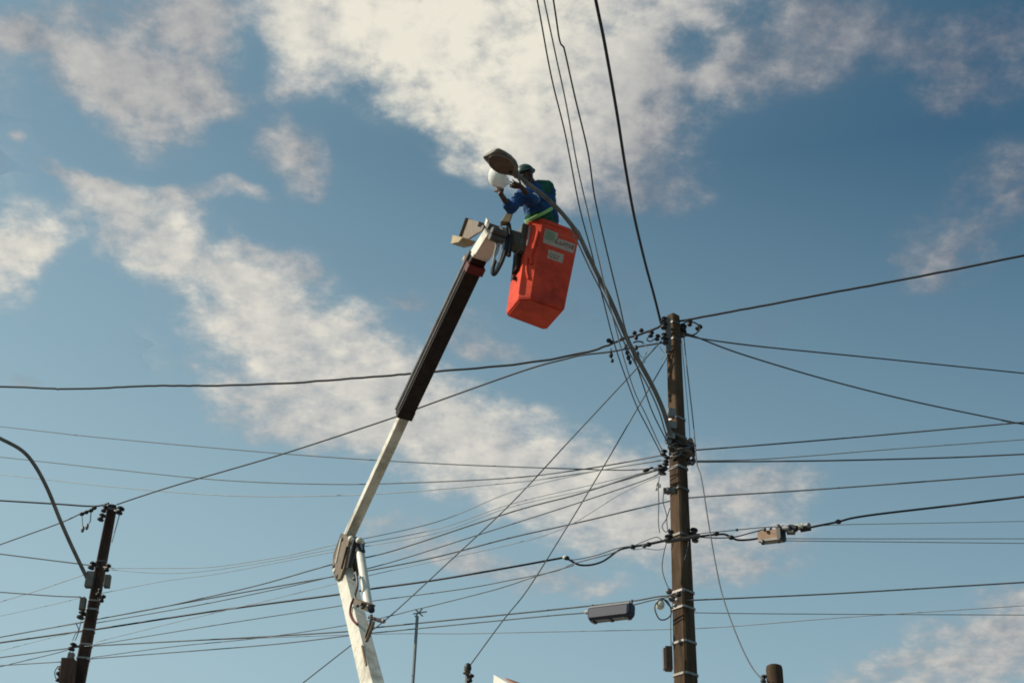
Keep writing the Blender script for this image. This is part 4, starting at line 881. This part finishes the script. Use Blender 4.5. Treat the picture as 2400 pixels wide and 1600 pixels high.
# ------------------------------------------------------------------ things along the bottom edge
an = empty('antenna_mast', Vector((at(955, 1750, 19).x, 19, 0)), 'thin antenna mast with a small cross at its top beside the boom', 'antenna mast')
tp_ = at(978, 1443, 19.0)
MB().tube([Vector((tp_.x, 19, -.3)), tp_], [.030, .022], 8).build('mast', 'antenna', an, True)
cross = MB(); 
for (dx_, dz_) in ((.10, .02), (.05, .06), (.06, -.05)): cross.tube([tp_ + Vector((-dx_ * .6, 0, .05 - dz_)), tp_ + Vector((dx_ * 1.3, 0, .05 + dz_))], .010, 5)
cross.build('antenna_elements', 'antenna', an, True)
sm = empty('service_mast', Vector((at(1096, 1600, 17).x, 17, 0)), 'short dark service mast with two black insulators beside white house', 'service mast')
t0 = at(1097, 1572, 17.0)
MB().tube([Vector((t0.x, 17, -.3)), t0], [.035, .032], 10).build('pipe', 'bolt', sm, True)
MB().lathe(at(1096, 1572, 17), ZUP, [(0, .035), (.03, .048), (.07, .042), (.10, .02)], 12).build('weather_head', 'black', sm, True)
spool(at(1103, 1588, 16.95), Vector((.3, 0, 1)), .036, .10).build('insulator', 'black', sm, True)
spool(at(1091, 1573, 16.95), Vector((.3, 0, 1)), .03, .07).build('insulator', 'beige', sm, True)
cp = empty('service_post', Vector((at(1815, 1580, 13.5).x, 13.5, 0)), 'short rounded concrete service post at bottom edge right of main pole', 'post')
t0 = at(1814, 1558, 13.5)
MB().lathe(Vector((t0.x, t0.y, -.3)), ZUP, [(0, .105), (t0.z + .3 - .05, .083), (t0.z + .3 - .012, .076), (t0.z + .3, .055)], 16).build('post', 'concrete', cp, True)
spool(at(1790, 1590, 13.4), Vector((.2, 0, 1)), .03, .08).build('insulator', 'black', cp, True)
# white house, only its highest corner reaches into the frame
hs = empty('house', Vector((0, 19, 0)), 'white rendered house whose bright top corner shows at the bottom edge', 'house')
A = at(1157, 1580, 24.0); wd = Vector((.72, -.70, 0)).normalized(); vd = Vector((.70, .72, 0)).normalized()
A0 = Vector((A.x, A.y, 0)); drop = .62; LW, LD = 6.0, 7.0
def hp(a, b_, z): return A0 + wd * a + vd * b_ + ZUP * z
b = MB(); b.loft([[hp(0, 0, -.3), hp(LW, 0, -.3), hp(LW, 0, A.z - drop * LW), hp(0, 0, A.z)], [hp(0, LD, -.3), hp(LW, LD, -.3), hp(LW, LD, A.z - drop * LW), hp(0, LD, A.z)]])
hw = b.build('wall', 'wallwhite', hs)
b = MB(); b.loft([[hp(.05, .25, A.z - .12), hp(LW + .4, .25, A.z - .12 - drop * (LW + .4)), hp(LW + .4, .25, A.z - .02 - drop * (LW + .4)), hp(.05, .25, A.z + .0)], [hp(.05, LD + .3, A.z - .12), hp(LW + .4, LD + .3, A.z - .12 - drop * (LW + .4)), hp(LW + .4, LD + .3, A.z - .02 - drop * (LW + .4)), hp(.05, LD + .3, A.z + .0)]])
b.build('roof', 'tileroof', hs)
for a_, z_ in ((1.2, 1.0), (3.8, 1.0), (1.2, 3.7), (3.8, 3.4), (1.0, 6.2)):
    w_ = MB().loft([[hp(a_ + x, -.03, z_ + y) for x, y in ((0, 0), (1.2, 0), (1.2, 1.1), (0, 1.1))], [hp(a_ + x, .02, z_ + y) for x, y in ((0, 0), (1.2, 0), (1.2, 1.1), (0, 1.1))]]).build('window_frame', 'greymount', hs)
    MB().loft([[hp(a_ + x, -.045, z_ + y) for x, y in ((.08, .08), (1.12, .08), (1.12, 1.02), (.08, 1.02))], [hp(a_ + x, -.028, z_ + y) for x, y in ((.08, .08), (1.12, .08), (1.12, 1.02), (.08, 1.02))]]).build('pane', 'glass', w_)
hs.location = A0
bpy.context.view_layer.update()
for ch in hs.children: ch.matrix_parent_inverse = Matrix.Translation(A0).inverted()
